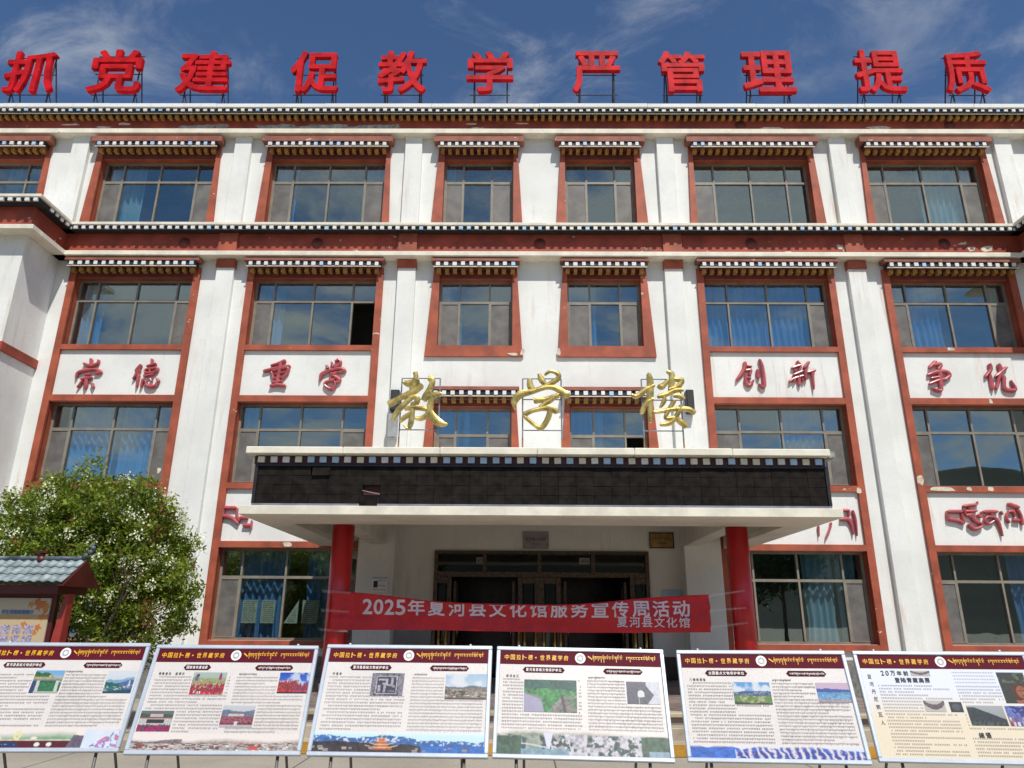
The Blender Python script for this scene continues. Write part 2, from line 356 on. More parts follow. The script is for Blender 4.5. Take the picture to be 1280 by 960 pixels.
for x in (-12.7, -8.4, -3.6, 3.76, 8.56, 12.86):
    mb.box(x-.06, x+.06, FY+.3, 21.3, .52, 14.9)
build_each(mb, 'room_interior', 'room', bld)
for (x0, x1, z0, z1) in holes[:-1]:         # reveals of every window
    y0, y1 = FY, FY+.32; mb = MB()
    mb.add([(x0,y0,z0),(x0,y1,z0),(x0,y1,z1),(x0,y0,z1)], [(0,3,2,1)]); mb.add([(x1,y0,z0),(x1,y1,z0),(x1,y1,z1),(x1,y0,z1)], [(0,1,2,3)])
    mb.add([(x0,y0,z0),(x1,y0,z0),(x1,y1,z0),(x0,y1,z0)], [(0,1,2,3)]); mb.add([(x0,y0,z1),(x1,y0,z1),(x1,y1,z1),(x0,y1,z1)], [(3,2,1,0)])
    P(mb, 'window_reveal', 'red')

# which narrow panes carry a fly screen: left, right as one faces the wall
SCR = {(-1,'D',4):(1,1),(-1,'C',4):(1,1),(1,'C',4):(1,0),(1,'D',4):(1,1),(-1,'D',3):(0,1),(-1,'C',3):(1,2),(1,'C',3):(0,1),(1,'D',3):(1,1),
       (-1,'D',2):(1,1),(-1,'C',2):(1,1),(1,'C',2):(1,1),(1,'D',2):(1,1),(-1,'D',1):(1,1),(-1,'C',1):(1,1),(1,'C',1):(0,1),(1,'D',1):(1,1),
       (-1,'S',4):(1,1),(1,'S',4):(1,1),(-1,'S',3):(1,1),(1,'S',3):(1,1),(-1,'S',2):(1,1),(1,'S',2):(1,2),(-1,'E',4):(1,0),(1,'E',4):(0,1)}
# curtains: fraction from, to across the opening (left to right), material
CUR = {(-1,'D',4):[(.02,.34,'curtainteal')],(-1,'C',4):[(.02,.2,'curtain'),(.80,.98,'curtain')],(1,'C',4):[(.0,.1,'curtainteal')],(1,'D',4):[(.50,.98,'curtainteal')],
       (-1,'D',3):[(.02,.20,'curtain')],(-1,'C',3):[(.0,.22,'curtain')],(1,'C',3):[(.02,.98,'curtain')],(1,'D',3):[(.02,.46,'curtain'),(.88,.99,'curtainteal')],
       (-1,'D',2):[(.14,.50,'curtain'),(.54,.84,'curtain')],(-1,'C',2):[(.0,.12,'curtainteal')],(1,'C',2):[(.52,.98,'curtain')],(1,'D',2):[(.0,.12,'curtain')],
       (-1,'D',1):[(.0,.9,'curtain')],(-1,'C',1):[(.1,.47,'curtain'),(.62,.9,'curtain')],(1,'C',1):[(.58,.80,'curtainteal'),(.82,.97,'curtainteal')],(1,'D',1):[(.6,.8,'curtain')],
       (-1,'S',4):[(.03,.15,'curtainteal')],(1,'S',4):[(.8,.9,'curtainteal')],(-1,'S',3):[(.02,.30,'curtain')],(1,'S',3):[(.02,.42,'curtain')],(-1,'S',2):[(.0,.32,'curtain'),(.36,.44,'curtain')],(1,'S',2):[(.0,.45,'curtain')],
       (-1,'E',4):[(.6,.9,'curtainteal')]}
for (sgn, n, fl, a, b, z0, z1, zt, ml) in wins:
    x0, x1 = ab(sgn, a, b); mx = sorted(AX+sgn*m for m in ml); t = .022
    mb = MB(); y0, y1 = GY-.035, GY+.035
    mb.box(x0, x0+.05, y0, y1, z0, z1); mb.box(x1-.05, x1, y0, y1, z0, z1)
    mb.box(x0+.05, x1-.05, y0, y1, z0, z0+.05); mb.box(x0+.05, x1-.05, y0, y1, z1-.05, z1)
    mb.box(x0+.05, x1-.05, y0-.004, y1, zt-.03, zt+.03)
    for m in mx:
        mb.box(m-t, m+t, y0-.008, y1, z0+.05, zt-.03); mb.box(m-t, m+t, y0-.008, y1, zt+.03, z1-.05)
    win = P(mb, 'window', 'frame')
    cols = [x0+.05]+[c for m in mx for c in (m-t, m+t)]+[x1-.05]
    scr = SCR.get((sgn, n, fl), (1, 1)); ncol = len(mx)+1
    for k in range(ncol):
        c0, c1 = cols[2*k], cols[2*k+1]; tilt = random.uniform(-.004, .004); ti2 = random.uniform(-.004, .004)
        for (p0, p1) in ((z0+.05, zt-.03), (zt+.03, z1-.05)):
            s = scr[0] if k == 0 else (scr[1] if k == ncol-1 else 0)
            lower = p0 < zt-.1
            if lower and s == 2: continue
            pm = MB(); dy = GY
            pm.add([(c0, dy+tilt, p0), (c1, dy-tilt, p0), (c1, dy-tilt+ti2, p1), (c0, dy+tilt+ti2, p1), (c0, dy+.008+tilt, p0), (c1, dy+.008-tilt, p0), (c1, dy+.008-tilt+ti2, p1), (c0, dy+.008+tilt+ti2, p1)],
                   [(0,1,2,3),(7,6,5,4),(0,4,5,1),(1,5,6,2),(2,6,7,3),(3,7,4,0)])
            sub(pm, 'pane', 'glass', win)
            if lower and s == 1:
                sm = MB(); sm.box(c0+.01, c1-.01, dy-.03, dy-.015, p0+.01, p1-.01); sub(sm, 'fly_screen', 'screen', win)
                sm = MB(); e = .022
                sm.box(c0, c0+e, dy-.045, dy-.012, p0, p1); sm.box(c1-e, c1, dy-.045, dy-.012, p0, p1); sm.box(c0+e, c1-e, dy-.045, dy-.012, p0, p0+e); sm.box(c0+e, c1-e, dy-.045, dy-.012, p1-e, p1)
                sub(sm, 'sash', 'frame', win)
    for (fa, fb, mt) in CUR.get((sgn, n, fl), []):
        cx0, cx1 = x0+(x1-x0)*fa, x0+(x1-x0)*fb; nn = max(14, int((cx1-cx0)*46)); cm = MB(); vs = []
        ph = random.uniform(0, 6)
        gather = .12 if fl in (1,) else .04
        for j, z in enumerate((z1+.05, z0+(z1-z0)*.6, z0+(z1-z0)*.25, z0-.05)):
            for i in range(nn+1):
                u = i/nn; xx = cx0+(cx1-cx0)*(.5+(u-.5)*(1-gather*(1 if j == 2 else 0)))
                vs.append((xx+.012*math.sin(ph+j), FY+.43+.045*math.sin(u*(cx1-cx0)*38+ph+.5*math.sin(u*9+ph))+.02*math.sin(u*13+j), z))
        cm.add(vs, [(j*(nn+1)+i, j*(nn+1)+i+1, (j+1)*(nn+1)+i+1, (j+1)*(nn+1)+i) for j in range(3) for i in range(nn)], 0, True)
        sub(cm, 'curtain', mt, win)

# red surrounds: long strips of the big bays, flared frames above and in the middle
def frame_bay(sgn, a, b):
    mb = MB(); y0 = FY-.075; w = .17
    for (u0, u1) in ((a-w, a), (b, b+w)):
        x0, x1 = ab(sgn, u0, u1); mb.box(x0, x1, y0, FY+.02, .9, 10.30)
    x0, x1 = ab(sgn, a, b); e = .004
    for (z0, z1) in ((8.03, 8.165), (6.685, 6.845), (4.555, 4.695), (3.205, 3.345), (1.055, 1.195)):
        mb.box(x0, x1, y0+e, FY+.02, z0, z1)
    P(mb, 'window_surround', 'red')
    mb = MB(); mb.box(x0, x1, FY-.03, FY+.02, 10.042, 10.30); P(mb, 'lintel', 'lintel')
for sgn in (-1, 1):
    for n, a, b, ml in BIG: frame_bay(sgn, a, b)
    for n, a, b, ml in BIG4:
        mb = MB(); y0 = FY-.07
        for (ti, to, bo) in ((a, a-.10, a-.20), (b, b+.15, b+.26)):
            pts = [(AX+sgn*bo, 11.40), (AX+sgn*ti, 11.40), (AX+sgn*ti, 14.05), (AX+sgn*to, 14.05)]
            if pts[0][0] > pts[1][0]: pts = [pts[1], pts[0], pts[3], pts[2]]
            mb.prism(pts, y0, FY+.02)
        x0, x1 = ab(sgn, a, b); build_each(mb, 'window_surround', 'red', bld)
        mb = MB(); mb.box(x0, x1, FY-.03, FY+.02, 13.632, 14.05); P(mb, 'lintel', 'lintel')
    for (zb, z0, z1, zt) in ((11.40, 11.62, 13.63, 14.05), (7.88, 8.17, 10.03, 10.30), (4.3, 4.75, 6.60, 6.75)):
        mb = MB(); y0 = FY-.07; a, b = .70, 2.58
        for (ti, to, bo) in ((a, a-.11, a-.26), (b, b+.15, b+.30)):
            pts = [(AX+sgn*bo, zb), (AX+sgn*ti, zb), (AX+sgn*ti, zt), (AX+sgn*to, zt)]
            if pts[0][0] > pts[1][0]: pts = [pts[1], pts[0], pts[3], pts[2]]
            mb.prism(pts, y0, FY+.02)
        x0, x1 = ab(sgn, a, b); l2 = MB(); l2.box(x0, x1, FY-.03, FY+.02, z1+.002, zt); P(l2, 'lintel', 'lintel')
        if zb == 7.88: mb.box(x0, x1, y0+.004, FY+.02, zb, z0-.002); P(mb, 'window_surround', 'red')
        else: build_each(mb, 'window_surround', 'red', bld)

# pilasters
for sgn in (-1, 1):
    for (uc, w, z0, z1) in ((3.43, .46, 0 if False else 3.9, 10.52), (3.43, .46, 11.30, 14.30), (8.12, .45, 0, 10.52), (8.12, .45, 11.30, 14.30), (12.60, .46, 11.30, 14.30)):
        x0, x1 = ab(sgn, uc-w/2, uc+w/2); mb = MB(); mb.box(x0, x1, FY-.13, FY-.001, z0, z1)
        if z1 < 11:
            P(mb, 'pilaster', 'white', bev=.008)
            mb = MB(); mb.box(x0-.015, x1+.015, FY-.17, FY-.002, 10.27, 10.50); P(mb, 'pilaster_cap', 'red')
        else: P(mb, 'pilaster', 'white', bev=.008)

# cornices: blocks in a row are far too small to pick apart, so each row is one piece
def row_blocks(mb, x0, x1, y0, y1, z0, z1, pitch, duty=.5, m=0, skip=None):
    n = max(1, int(round((x1-x0)/pitch))); p = (x1-x0)/n
    for i in range(n):
        c = x0+(i+.5)*p; j = random.uniform(-.006, .006)
        if random.random() < .0015: continue
        dz = random.uniform(-.007, .007); w_ = p*duty/2*random.uniform(.88, 1.08); k_ = random.random()
        mb.box(c-w_+j, c+w_+j, y0+random.uniform(-.008, .008), y1, z0+dz, z1+(dz if m is None else 0), (0 if k_ < .8 else (1 if k_ < .9 else 2)) if m is None else m)
XL, XR = -17.6, 17.76
mb = MB()                                    # roof cornice
for k in range(12):
    a = XL+(XR-XL)*k/12; b = XL+(XR-XL)*(k+1)/12
    mb.box(a+.002, b-.002, 16.50+random.uniform(-.006, .006), 17.3, 14.96+random.uniform(-.003, .003), 15.088+random.uniform(-.004, .006))
P(mb, 'parapet_cap', 'white', bev=.01)
mb = MB(); mb.box(XL, XR, 16.56, FY-.01, 14.852, 14.955); P(mb, 'cornice_backing', 'black')
mb = MB(); row_blocks(mb, XL, XR, 16.528, 16.562, 14.864, 14.935, .205, .47, None); P(mb, 'cornice_blocks', ['dot', 'dotblue', 'dotcream'], kind='stuff')
mb = MB(); mb.box(XL, XR, 16.60, 16.625, 14.830, 14.850); P(mb, 'cornice_strip', 'cream')
mb = MB(); row_blocks(mb, XL, XR, 16.66, 16.80, 14.735, 14.828, .205, .45); P(mb, 'cornice_brackets', 'yellow', kind='stuff')
mb = MB(); mb.box(XL, XR, FY-.20, FY-.003, 14.43, 14.828); P(mb, 'cornice_band', 'redband')
mb = MB(); mb.box(XL, XR, 16.72, FY-.002, 14.285, 14.44); P(mb, 'ledge', 'cream', bev=.012)
# middle cornice runs between the two wings and round them
WX0, WX1, WY = AX-12.57, AX+12.57, 15.7
def cornice_run(a, b):       # from a to b (xy), outside to the right of the direction
    a, b = Vector((*a, 0)), Vector((*b, 0)); L = (b-a).length; d = (b-a)/L; n = Vector((d.y, -d.x, 0)); return lambda x, y, z: a+d*x-n*y+Vector((0, 0, z))
def midcornice(a, b, ext0, ext1, light=True):
    F = cornice_run(a, b); L = (Vector(b)-Vector(a)).length
    def B(x0, x1, y0, y1, z0, z1, name, mat, **k):
        m = MB(); m.box(x0, x1, y0, y1, z0, z1); P(m, name, mat, T=F, **k)
    B(-ext0*.42, L+ext1*.42, -.42, .0, 11.361, 11.443, 'sill_ledge', 'cream', bev=.01)
    B(-ext0*.36, L+ext1*.36, -.36, .0, 11.245, 11.358, 'cornice_backing', 'black')
    m = MB(); row_blocks(m, -ext0*.40, L+ext1*.40, -.405, -.36, 11.258, 11.340, .205, .47, None); P(m, 'cornice_blocks', ['dot', 'dotblue', 'dotcream'], T=F, kind='stuff')
    B(-ext0*.14, L+ext1*.14, -.14, .0, 10.655, 11.243, 'cornice_band', 'redband')
    B(-ext0*.34, L+ext1*.34, -.34, .0, 10.523, 10.653, 'ledge', 'cream', bev=.012)
midcornice((WX0, FY), (WX1, FY), 0, 0)
midcornice((-17.5, WY), (WX0, WY), 0, 1)
midcornice((WX0, WY), (WX0, FY), 0, 0)
midcornice((WX1, WY), (17.66, WY), 1, 0)
midcornice((WX1, FY), (WX1, WY), 0, 0)
for sgn in (-1, 1):
    for uc in (3.43, 8.12):
        x0, x1 = ab(sgn, uc-.24, uc+.24); mb = MB(); mb.box(x0, x1, FY-.20, FY-.142, 10.665, 11.24); P(mb, 'band_block', 'red')
# round bosses on the bands
for (x, z, y) in ((-9.2, 10.98, FY-.14), (-5.72, 10.98, FY-.14), (AX, 10.98, FY-.14), (5.56, 11.0, FY-.14), (10.55, 11.0, FY-.14), (11.3, 14.6, FY-.20), (5.6, 14.6, FY-.20)):
    mb = MB(); mb.bar((x, y, z), (x, y-.012, z), .15, 24); mb.bar((x, y-.012, z), (x, y-.022, z), .10, 20); P(mb, 'round_boss', 'lintel')

# window hoods
def hood(x0, x1, zt, sl=.20, e=.14, y=FY, pitch=.205):
    mb = MB()
    pts = [(y-.05, zt), (y-.305, zt-.05), (y-.305, zt-sl), (y-.05, zt-sl)]
    mb.add([(x0-e, p[0], p[1]) for p in pts]+[(x1+e, p[0], p[1]) for p in pts], [(0,1,2,3),(7,6,5,4),(0,4,5,1),(1,5,6,2),(2,6,7,3),(3,7,4,0)])
    h = P(mb, 'window_hood', 'redfade'); z = zt-sl
    mb = MB(); mb.box(x0, x1, y-.27, y-.06, z-.142, z-.003); sub(mb, 'block_backing', 'black', h)
    mb = MB(); row_blocks(mb, x0-.02, x1+.02, y-.298, y-.268, z-.122, z-.026, pitch, .47, None); sub(mb, 'hood_blocks', ['dot', 'dotblue', 'dotcream'], h, kind='stuff')
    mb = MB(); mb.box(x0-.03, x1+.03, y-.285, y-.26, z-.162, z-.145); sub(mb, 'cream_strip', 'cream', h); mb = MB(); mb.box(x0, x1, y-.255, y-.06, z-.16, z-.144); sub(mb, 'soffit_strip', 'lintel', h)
    mb = MB(); row_blocks(mb, x0, x1, y-.20, y-.06, z-.275, z-.164, pitch, .48); sub(mb, 'hood_brackets', 'yellow', h, kind='stuff')
for sgn in (-1, 1):
    for n, a, b, ml in BIG4: hood(*ab(sgn, a-.06, b+.10), 14.22)
    for n, a, b, ml in BIG: hood(*ab(sgn, a-.10, b+.12), 10.515, .115, .10)
    hood(*ab(sgn, .56, 2.72), 14.22); hood(*ab(sgn, .60, 2.70), 10.515, .115, .08); hood(*ab(sgn, .58, 2.62), 7.07, .13, .06)

# wings left and right
for sgn in (-1, 1):
    mb = MB(); xi = AX+sgn*12.57; xo = AX+sgn*17.5
    x0, x1 = min(xi, xo), max(xi, xo)
    mb.box(x0, x1, WY, FY-.003, 0, 10.55); mb.box(x0, x1, WY+.05, FY-.003, 10.55, 11.42)
    P(mb, 'wing_wall', 'white')
    mb = MB(); xs = sorted((xi+(-.05*sgn if True else 0), xi+sgn*.3))
    mb.box(xs[0], xs[1], WY-.05, FY-.004, 7.52, 7.74); P(mb, 'wing_stripe', 'redband')
# plinth and porch walls
mb = MB()
for (a, b) in ((-12.49, -4.30), (4.45, 12.65)): mb.box(a, b, FY-.09, FY-.002, 0, .88)
build_each(mb, 'plinth', 'stone', bld)
mb = MB()
mb.box(-4.02, -3.20, 16.55, FY-.002, .45, 4.0); mb.box(3.24, 4.06, 16.55, FY-.002, .45, 4.0)
build_each(mb, 'porch_pier', 'white', bld, bev=.01)
mb = MB()
for (a, b) in ((-3.2, -2.36), (2.52, 3.24)): mb.box(a, b, FY-.03, FY-.002, .45, .92)
for (a, b) in ((-4.03, -3.19), (3.23, 4.07)): mb.box(a, b, 16.53, 16.56, .45, .92)
build_each(mb, 'dado', 'dado', bld)
mb = MB(); mb.box(-3.19, -2.36, FY-.02, FY-.002, .92, 1.55); P(mb, 'lower_wall_paint', 'wash')

# peeled patches on bands, sills and frames
def patch(x0, x1, z0, z1, y, mat, n=18, name='peeled_plaster'):
    mb = MB(); pts = []; cx, cz = (x0+x1)/2, (z0+z1)/2
    for i in range(n):
        t = 2*math.pi*i/n; r = random.uniform(.62, 1.05)
        pts.append((cx+(x1-x0)/2*r*math.copysign(abs(math.cos(t))**.6, math.cos(t)), min(z1, max(z0, cz+(z1-z0)/2*r*math.copysign(abs(math.sin(t))**.6, math.sin(t))))))
    mb.prism(pts, y-.004, y+.001, 0); P(mb, name, mat)
BY = FY-.20
for k in range(8): patch(-7.75+k*.47, -7.1+k*.47+.1, 14.455, 14.555+.10*abs(math.sin(k*1.1+.7)), BY-.001*(k % 3), 'plaster')
for k in range(4): patch(-9.9+k*.33, -9.45+k*.33, 14.485, 14.585+.02*k, BY-.001*(k % 3), 'plaster')
for (a, b, c, d) in ((-13.2, -12.6, 14.585, 14.645), (-12.2, -11.7, 14.505, 14.555), (-11.6, -11.2, 14.585, 14.685), (-1.95, -1.6, 14.615, 14.675), (-.6, -.2, 14.635, 14.685), (6.1, 6.8, 14.465, 14.555), (-1.85, -1.4, 14.455, 14.535), (9.0, 9.7, 14.485, 14.585)): patch(a, b, c, d, BY, 'plasterpale', 12)
for (a, b, c, d) in ((7.75, 7.95, 10.85, 11.0), (7.9, 8.0, 10.75, 10.95), (8.0, 8.45, 10.72, 10.86), (11.1, 11.35, 10.8, 10.95), (11.45, 11.8, 10.78, 10.98), (6.4, 6.6, 10.75, 10.8)): patch(a, b, c-.02, d-.02, FY-.14, 'plasterpale', 10)
for (a, b, c, d) in ((8.85, 9.02, 4.70, 4.98), (9.1, 9.75, 4.57, 4.69), (9.95, 10.12, 4.58, 4.69), (10.45, 10.6, 4.57, 4.69), (10.15, 10.35, 8.05, 8.16), (-11.7, -11.0, 4.57, 4.69), (7.40, 7.54, 4.5, 4.66), (-.75, -.45, 7.89, 7.98), (-.42, -.3, 7.90, 8.1), (.48, .6, 7.9, 8.1), (-5.85, -5.6, 3.22, 3.33), (10.9, 11.0, 6.70, 6.84), (-9.0, -8.9, 4.9, 5.05)): patch(a, b, c, d, FY-.075, 'plasterpale', 9)

# ---- the entrance door, open wide
def door():
    mb = MB(); y0, y1 = 16.93, 17.12
    zb, zt = .47, 3.165
    mb.box(-2.35, -2.27, y0, y1, zb, zt); mb.box(2.43, 2.51, y0, y1, zb, zt); mb.box(-2.27, 2.43, y0, y1, zt-.07, zt); mb.box(-2.27, 2.43, y0-.004, y1, 2.58, 2.70)
    for x in (-1.21, .03, 1.25): mb.box(x-.045, x+.045, y0-.006, y1, 2.70, zt-.07)
    for x in (-2.0, .03, 2.12, -.40, .46): mb.box(x-(.11 if x == .03 else .05), x+(.11 if x == .03 else .05), y0-.002, y1, zb, 2.58)
    for (a, b) in ((-2.27, -2.05), (2.17, 2.43), (-.35, -.08), (.14, .41)): mb.box(a, b, y0, y1, 2.44, 2.58)
    d = P(mb, 'entrance_door', 'doorfr', bev=.006)
    for (a, b) in ((-2.27, -1.255), (-1.165, -.015), (.075, 1.205), (1.295, 2.43)):
        m = MB(); m.box(a, b, 17.02, 17.03, 2.70, zt-.07); sub(m, 'pane', 'doorglass', d)
    for (a, b) in ((-2.27, -2.05), (2.17, 2.43), (-.35, -.08), (.14, .41)):
        m = MB(); m.box(a+.03, b-.03, 17.02, 17.03, zb, 2.44); sub(m, 'pane', 'doorglass', d)
    for (x, s) in ((-1.88, 1), (-.55, -1), (.62, 1), (1.98, -1)):       # open leaves swung inward
        m = MB(); m.box(x-.03, x+.03, 17.14, 17.75, zb, zb+.18); m.box(x-.03, x+.03, 17.14, 17.75, 2.38, 2.5); m.box(x-.03, x+.03, 17.14, 17.22, zb+.18, 2.38); m.box(x-.03, x+.03, 17.67, 17.75, zb+.18, 2.38)
        sub(m, 'door_leaf', 'doorfr', d)
        m = MB(); m.bar((x+s*.06, 17.3, 1.1), (x+s*.06, 17.3, 1.75), .016); sub(m, 'door_handle', 'doorgold', d)
    for x in (-2.19, -2.03, -.43, -.30, -.06, .12, .36, .49, 2.12, 2.36):
        m = MB(); m.bar((x, 16.89, zb), (x, 16.89, 1.62), .032, 10); m.box(x-.04, x+.04, 16.86, 16.925, 1.60, 1.64); sub(m, 'gold_rail', 'doorgold', d)
    for (x, w) in ((-1.32, .16), (1.06, .24)):
        m = MB(); m.box(x-w/2, x+w/2, 17.0, 17.012, 2.88, 3.02); sub(m, 'door_label', 'greyplq', d)
        m = MB(); add_text(m, '推拉', x-w*.35, x+w*.35, 2.91, 2.99, lambda a, b: (a, 16.997, b)); sub(m, 'lettering', 'ink', d)
door()
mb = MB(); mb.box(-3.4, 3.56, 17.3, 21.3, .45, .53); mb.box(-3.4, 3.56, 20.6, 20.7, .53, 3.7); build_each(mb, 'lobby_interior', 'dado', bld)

# ------------------------------------------------------------------ entrance canopy
can = thing('entrance_canopy', (-.1, 14.4, .45), 'cream concrete entrance canopy on two glossy red round columns', 'canopy')
def C(mb, name, mats, **k): return mb.build(name, mats, can, **k)
CX0, CX1 = -4.96, 4.75
mb = MB()                                   # soffit ring, fascia, coffers
mb.box(CX0, CX1, 11.80, 12.95, 3.235, 3.36)
mb.box(CX0, CX0+.55, 12.952, FY-.14, 3.235, 3.36); mb.box(CX1-.55, CX1, 12.952, FY-.14, 3.235, 3.36)
build_each(mb, 'canopy_slab', 'soffit', can, bev=.008)
mb = MB(); mb.box(CX0-.012, CX1+.012, 11.772, 11.798, 3.24, 3.385); C(mb, 'fascia', 'cream', bev=.006)
mb = MB(); mb.box(CX0+.551, CX1-.551, 12.7, 12.951, 3.362, 3.82)
mb.box(CX0+.20, CX0+.549, 12.7, FY-.14, 3.362, 3.82); mb.box(CX1-.549, CX1-.20, 12.7, FY-.14, 3.362, 3.82)
mb.box(-3.74, -3.40, 12.953, 16.54, 3.25, 3.82); mb.box(3.24, 3.58, 12.953, 16.54, 3.25, 3.82)
build_each(mb, 'canopy_beam', 'soffit', can, bev=.008)
mb = MB(); mb.box(CX0+.12, CX1-.12, 11.95, FY-.003, 3.825, 3.97); C(mb, 'canopy_roof', 'soffit')
for x in (-3.56, 3.42):
    mb = MB(); mb.bar((x, 13.12, .45), (x, 13.12, 3.234), .19, 32); c = C(mb, 'column', 'colred')
    mb = MB(); mb.bar((x, 13.12, .45), (x, 13.12, .62), .215, 32); sub(mb, 'column_foot', 'stone', c)
mb = MB(); mb.box(CX0+.14, CX1-.16, 11.82, 12.12, 4.075, 4.21); mb.box(CX0+.14, CX1-.16, 11.93, 12.12, 3.362, 4.07); build_each(mb, 'parapet_wall', 'maroon', can)
mb = MB(); x = CX0+.03
for k in range(6): mb.box(x+k*1.594+.002, x+(k+1)*1.594-.002, 11.66+random.uniform(-.004, .004), 12.22, 4.215, 4.335+random.uniform(-.003, .003))
C(mb, 'parapet_cap', 'cream', bev=.012)
mb = MB(); mb.box(4.64, 4.74, 11.75, 12.15, 4.21, 4.32); C(mb, 'broken_cap_end', 'plaster')
nb = 46; p = 9.38/nb; meshes = {}
for i in range(nb):
    x = -4.80+i*p+p*.5; k = random.choice(('dotblue', 'dotblue', 'dot', 'dotcream')) if 4 < i < 38 else random.choice(('dot', 'dotblue', 'dotcream'))
    if i in (23, 24): k = 'dotcream'
    if k not in meshes:
        mb = MB(); mb.box(-.055, .055, -.04, .09, -.05, .05); o = mb.build('block', k, None, bev=.006); meshes[k] = o; 
    else: o = meshes[k].copy(); COL.objects.link(o)
    o.parent = can; o.location = Vector((x+random.uniform(-.005, .005), 11.82, 4.145+random.uniform(-.003, .003)))-Vector(BASE[can.name]); o.rotation_euler = (0, random.uniform(-.03, .03), 0)

# ------------------------------------------------------------------ LED screen
led = thing('led_screen', (-.09, 11.9, 3.385), 'long black dot-matrix message screen on the canopy front with one module hanging loose', 'screen')
LX0, LX1, LZ0, LZ1 = -4.79, 4.61, 3.42, 4.065
mb = MB(); mb.box(LX0, LX0+.05, 11.79, 11.93, LZ0, LZ1); mb.box(LX1-.05, LX1, 11.79, 11.93, LZ0, LZ1); mb.box(LX0+.05, LX1-.05, 11.79, 11.93, LZ1-.03, LZ1)
mb.box(LX0+.05, LX1-.05, 11.90, 11.925, LZ0, LZ1-.03); mb.build('screen_frame', 'ledframe', led)
mb = MB(); mb.box(LX0+.01, LX1-.01, 11.785, 11.93, LZ0-.032, LZ0-.001); mb.build('bottom_rail', 'ledrim', led)
nc, nr = 32, 4; mw = (LX1-LX0-.1)/nc; mh = (LZ1-.03-LZ0)/nr
mb = MB(); e = .0018
mb.box(-mw/2+e, mw/2-e, -.05, 0, -mh/2+e, mh/2-e)
proto = None
for j in range(nr):
    for i in range(nc):
        cx, cz = LX0+.05+(i+.5)*mw, LZ0+(j+.5)*mh
        if i == 6 and j == 1: continue
        if proto is None: o = proto = mb.build('led_module', 'led', None, bev=.002)
        else: o = proto.copy(); COL.objects.link(o)
        o.parent = led; dy = random.uniform(-.004, .004); rx = random.uniform(-.012, .012)
        loc = Vector((cx, 11.865+dy, cz))
        if i == 6 and j == 0: loc += Vector((-.03, -.05, -.03)); rx = .10; o['label'] = 'loose module hanging out of the screen'
        if i == 3 and j == 3: loc += Vector((.03, -.03, -.01)); rx = -.12
        o.location = loc-Vector(BASE[led.name]); o.rotation_euler = (rx, random.uniform(-.004, .004), 0)
mb = MB(); cx, cz = LX0+.05+6.5*mw, LZ0+1.5*mh; mb.box(cx-mw/2, cx+mw/2, 11.885, 11.898, cz-mh/2, cz+mh/2); mb.build('exposed_backing', 'ledred', led)
mb = MB(); mb.bar((cx-mw*.5, 11.80, cz-mh*.1), (cx+mw*.5, 11.80, cz-mh*.5), .008, 6); mb.build('loose_bracket', 'ledrim', led)

# ------------------------------------------------------------------ brush-stroke characters
def catmull(pts, n=5):
    out = []; P_ = [pts[0]]+list(pts)+[pts[-1]]
    for i in range(1, len(P_)-2):
        for k in range(n):
            t = k/n; a, b, c, d = P_[i-1], P_[i], P_[i+1], P_[i+2]
            out.append(tuple(.5*((2*b[q])+(c[q]-a[q])*t+(2*a[q]-5*b[q]+4*c[q]-d[q])*t*t+(3*b[q]-a[q]-3*c[q]+d[q])*t**3) for q in range(3)))
    out.append(tuple(pts[-1])); return out
def stroke(mb, pts, F, depth, ridge, k, wscale=1.):
    """pts (x, y, width) in sketch units; a raised, tapered brush stroke with closed back"""
    q = catmull(pts); n = len(q); vs = []; o = k*.0016
    for i, (x, y, w) in enumerate(q):
        a = q[max(0, i-1)]; b = q[min(n-1, i+1)]; dx, dy = b[0]-a[0], b[1]-a[1]; L = math.hypot(dx, dy) or 1; nx_, ny_ = -dy/L, dx/L
        w = max(6, w)*wscale/2; e = .45 if i in (0, n-1) else 1.
        for (s, d) in ((-1, 0), (-1, depth), (-.55, depth+ridge*.75), (0, depth+ridge), (.55, depth+ridge*.75), (1, depth), (1, 0)):
            vs.append(F(x+nx_*w*s*e, y+ny_*w*s*e, d*(1 if d == 0 else 1)+o))
    m = 7; fs = []; mi = []
    for i in range(n-1):
        for j in range(m-1): fs.append((i*m+j, (i+1)*m+j, (i+1)*m+j+1, i*m+j+1)); mi.append(0 if 1 <= j <= 4 else 1)
        fs.append((i*m+6, (i+1)*m+6, (i+1)*m, i*m)); mi.append(1)
    fs += [tuple(range(m-1, -1, -1)), tuple((n-1)*m+j for j in range(m))]; mi += [0, 0]
    base = len(mb.v); mb.add(vs, fs, 0)
    mb.mi[-len(fs):] = mi
def region_map(reg, quad, y, wpx):
    """sketch units of an enlarged crop -> metres on the plane of the wall (bilinear in the four corner points)"""
    hpx = wpx*(reg[3]-reg[1])/(reg[2]-reg[0]); (a, b, c, d) = quad
    def F(x, v, dep):
        s, t = x/wpx, v/hpx
        X = (a[0]*(1-s)+b[0]*s)*(1-t)+(c[0]*(1-s)+d[0]*s)*t; Z = (a[1]*(1-s)+b[1]*s)*(1-t)+(c[1]*(1-s)+d[1]*s)*t
        return (X, y-dep, Z)
    return F
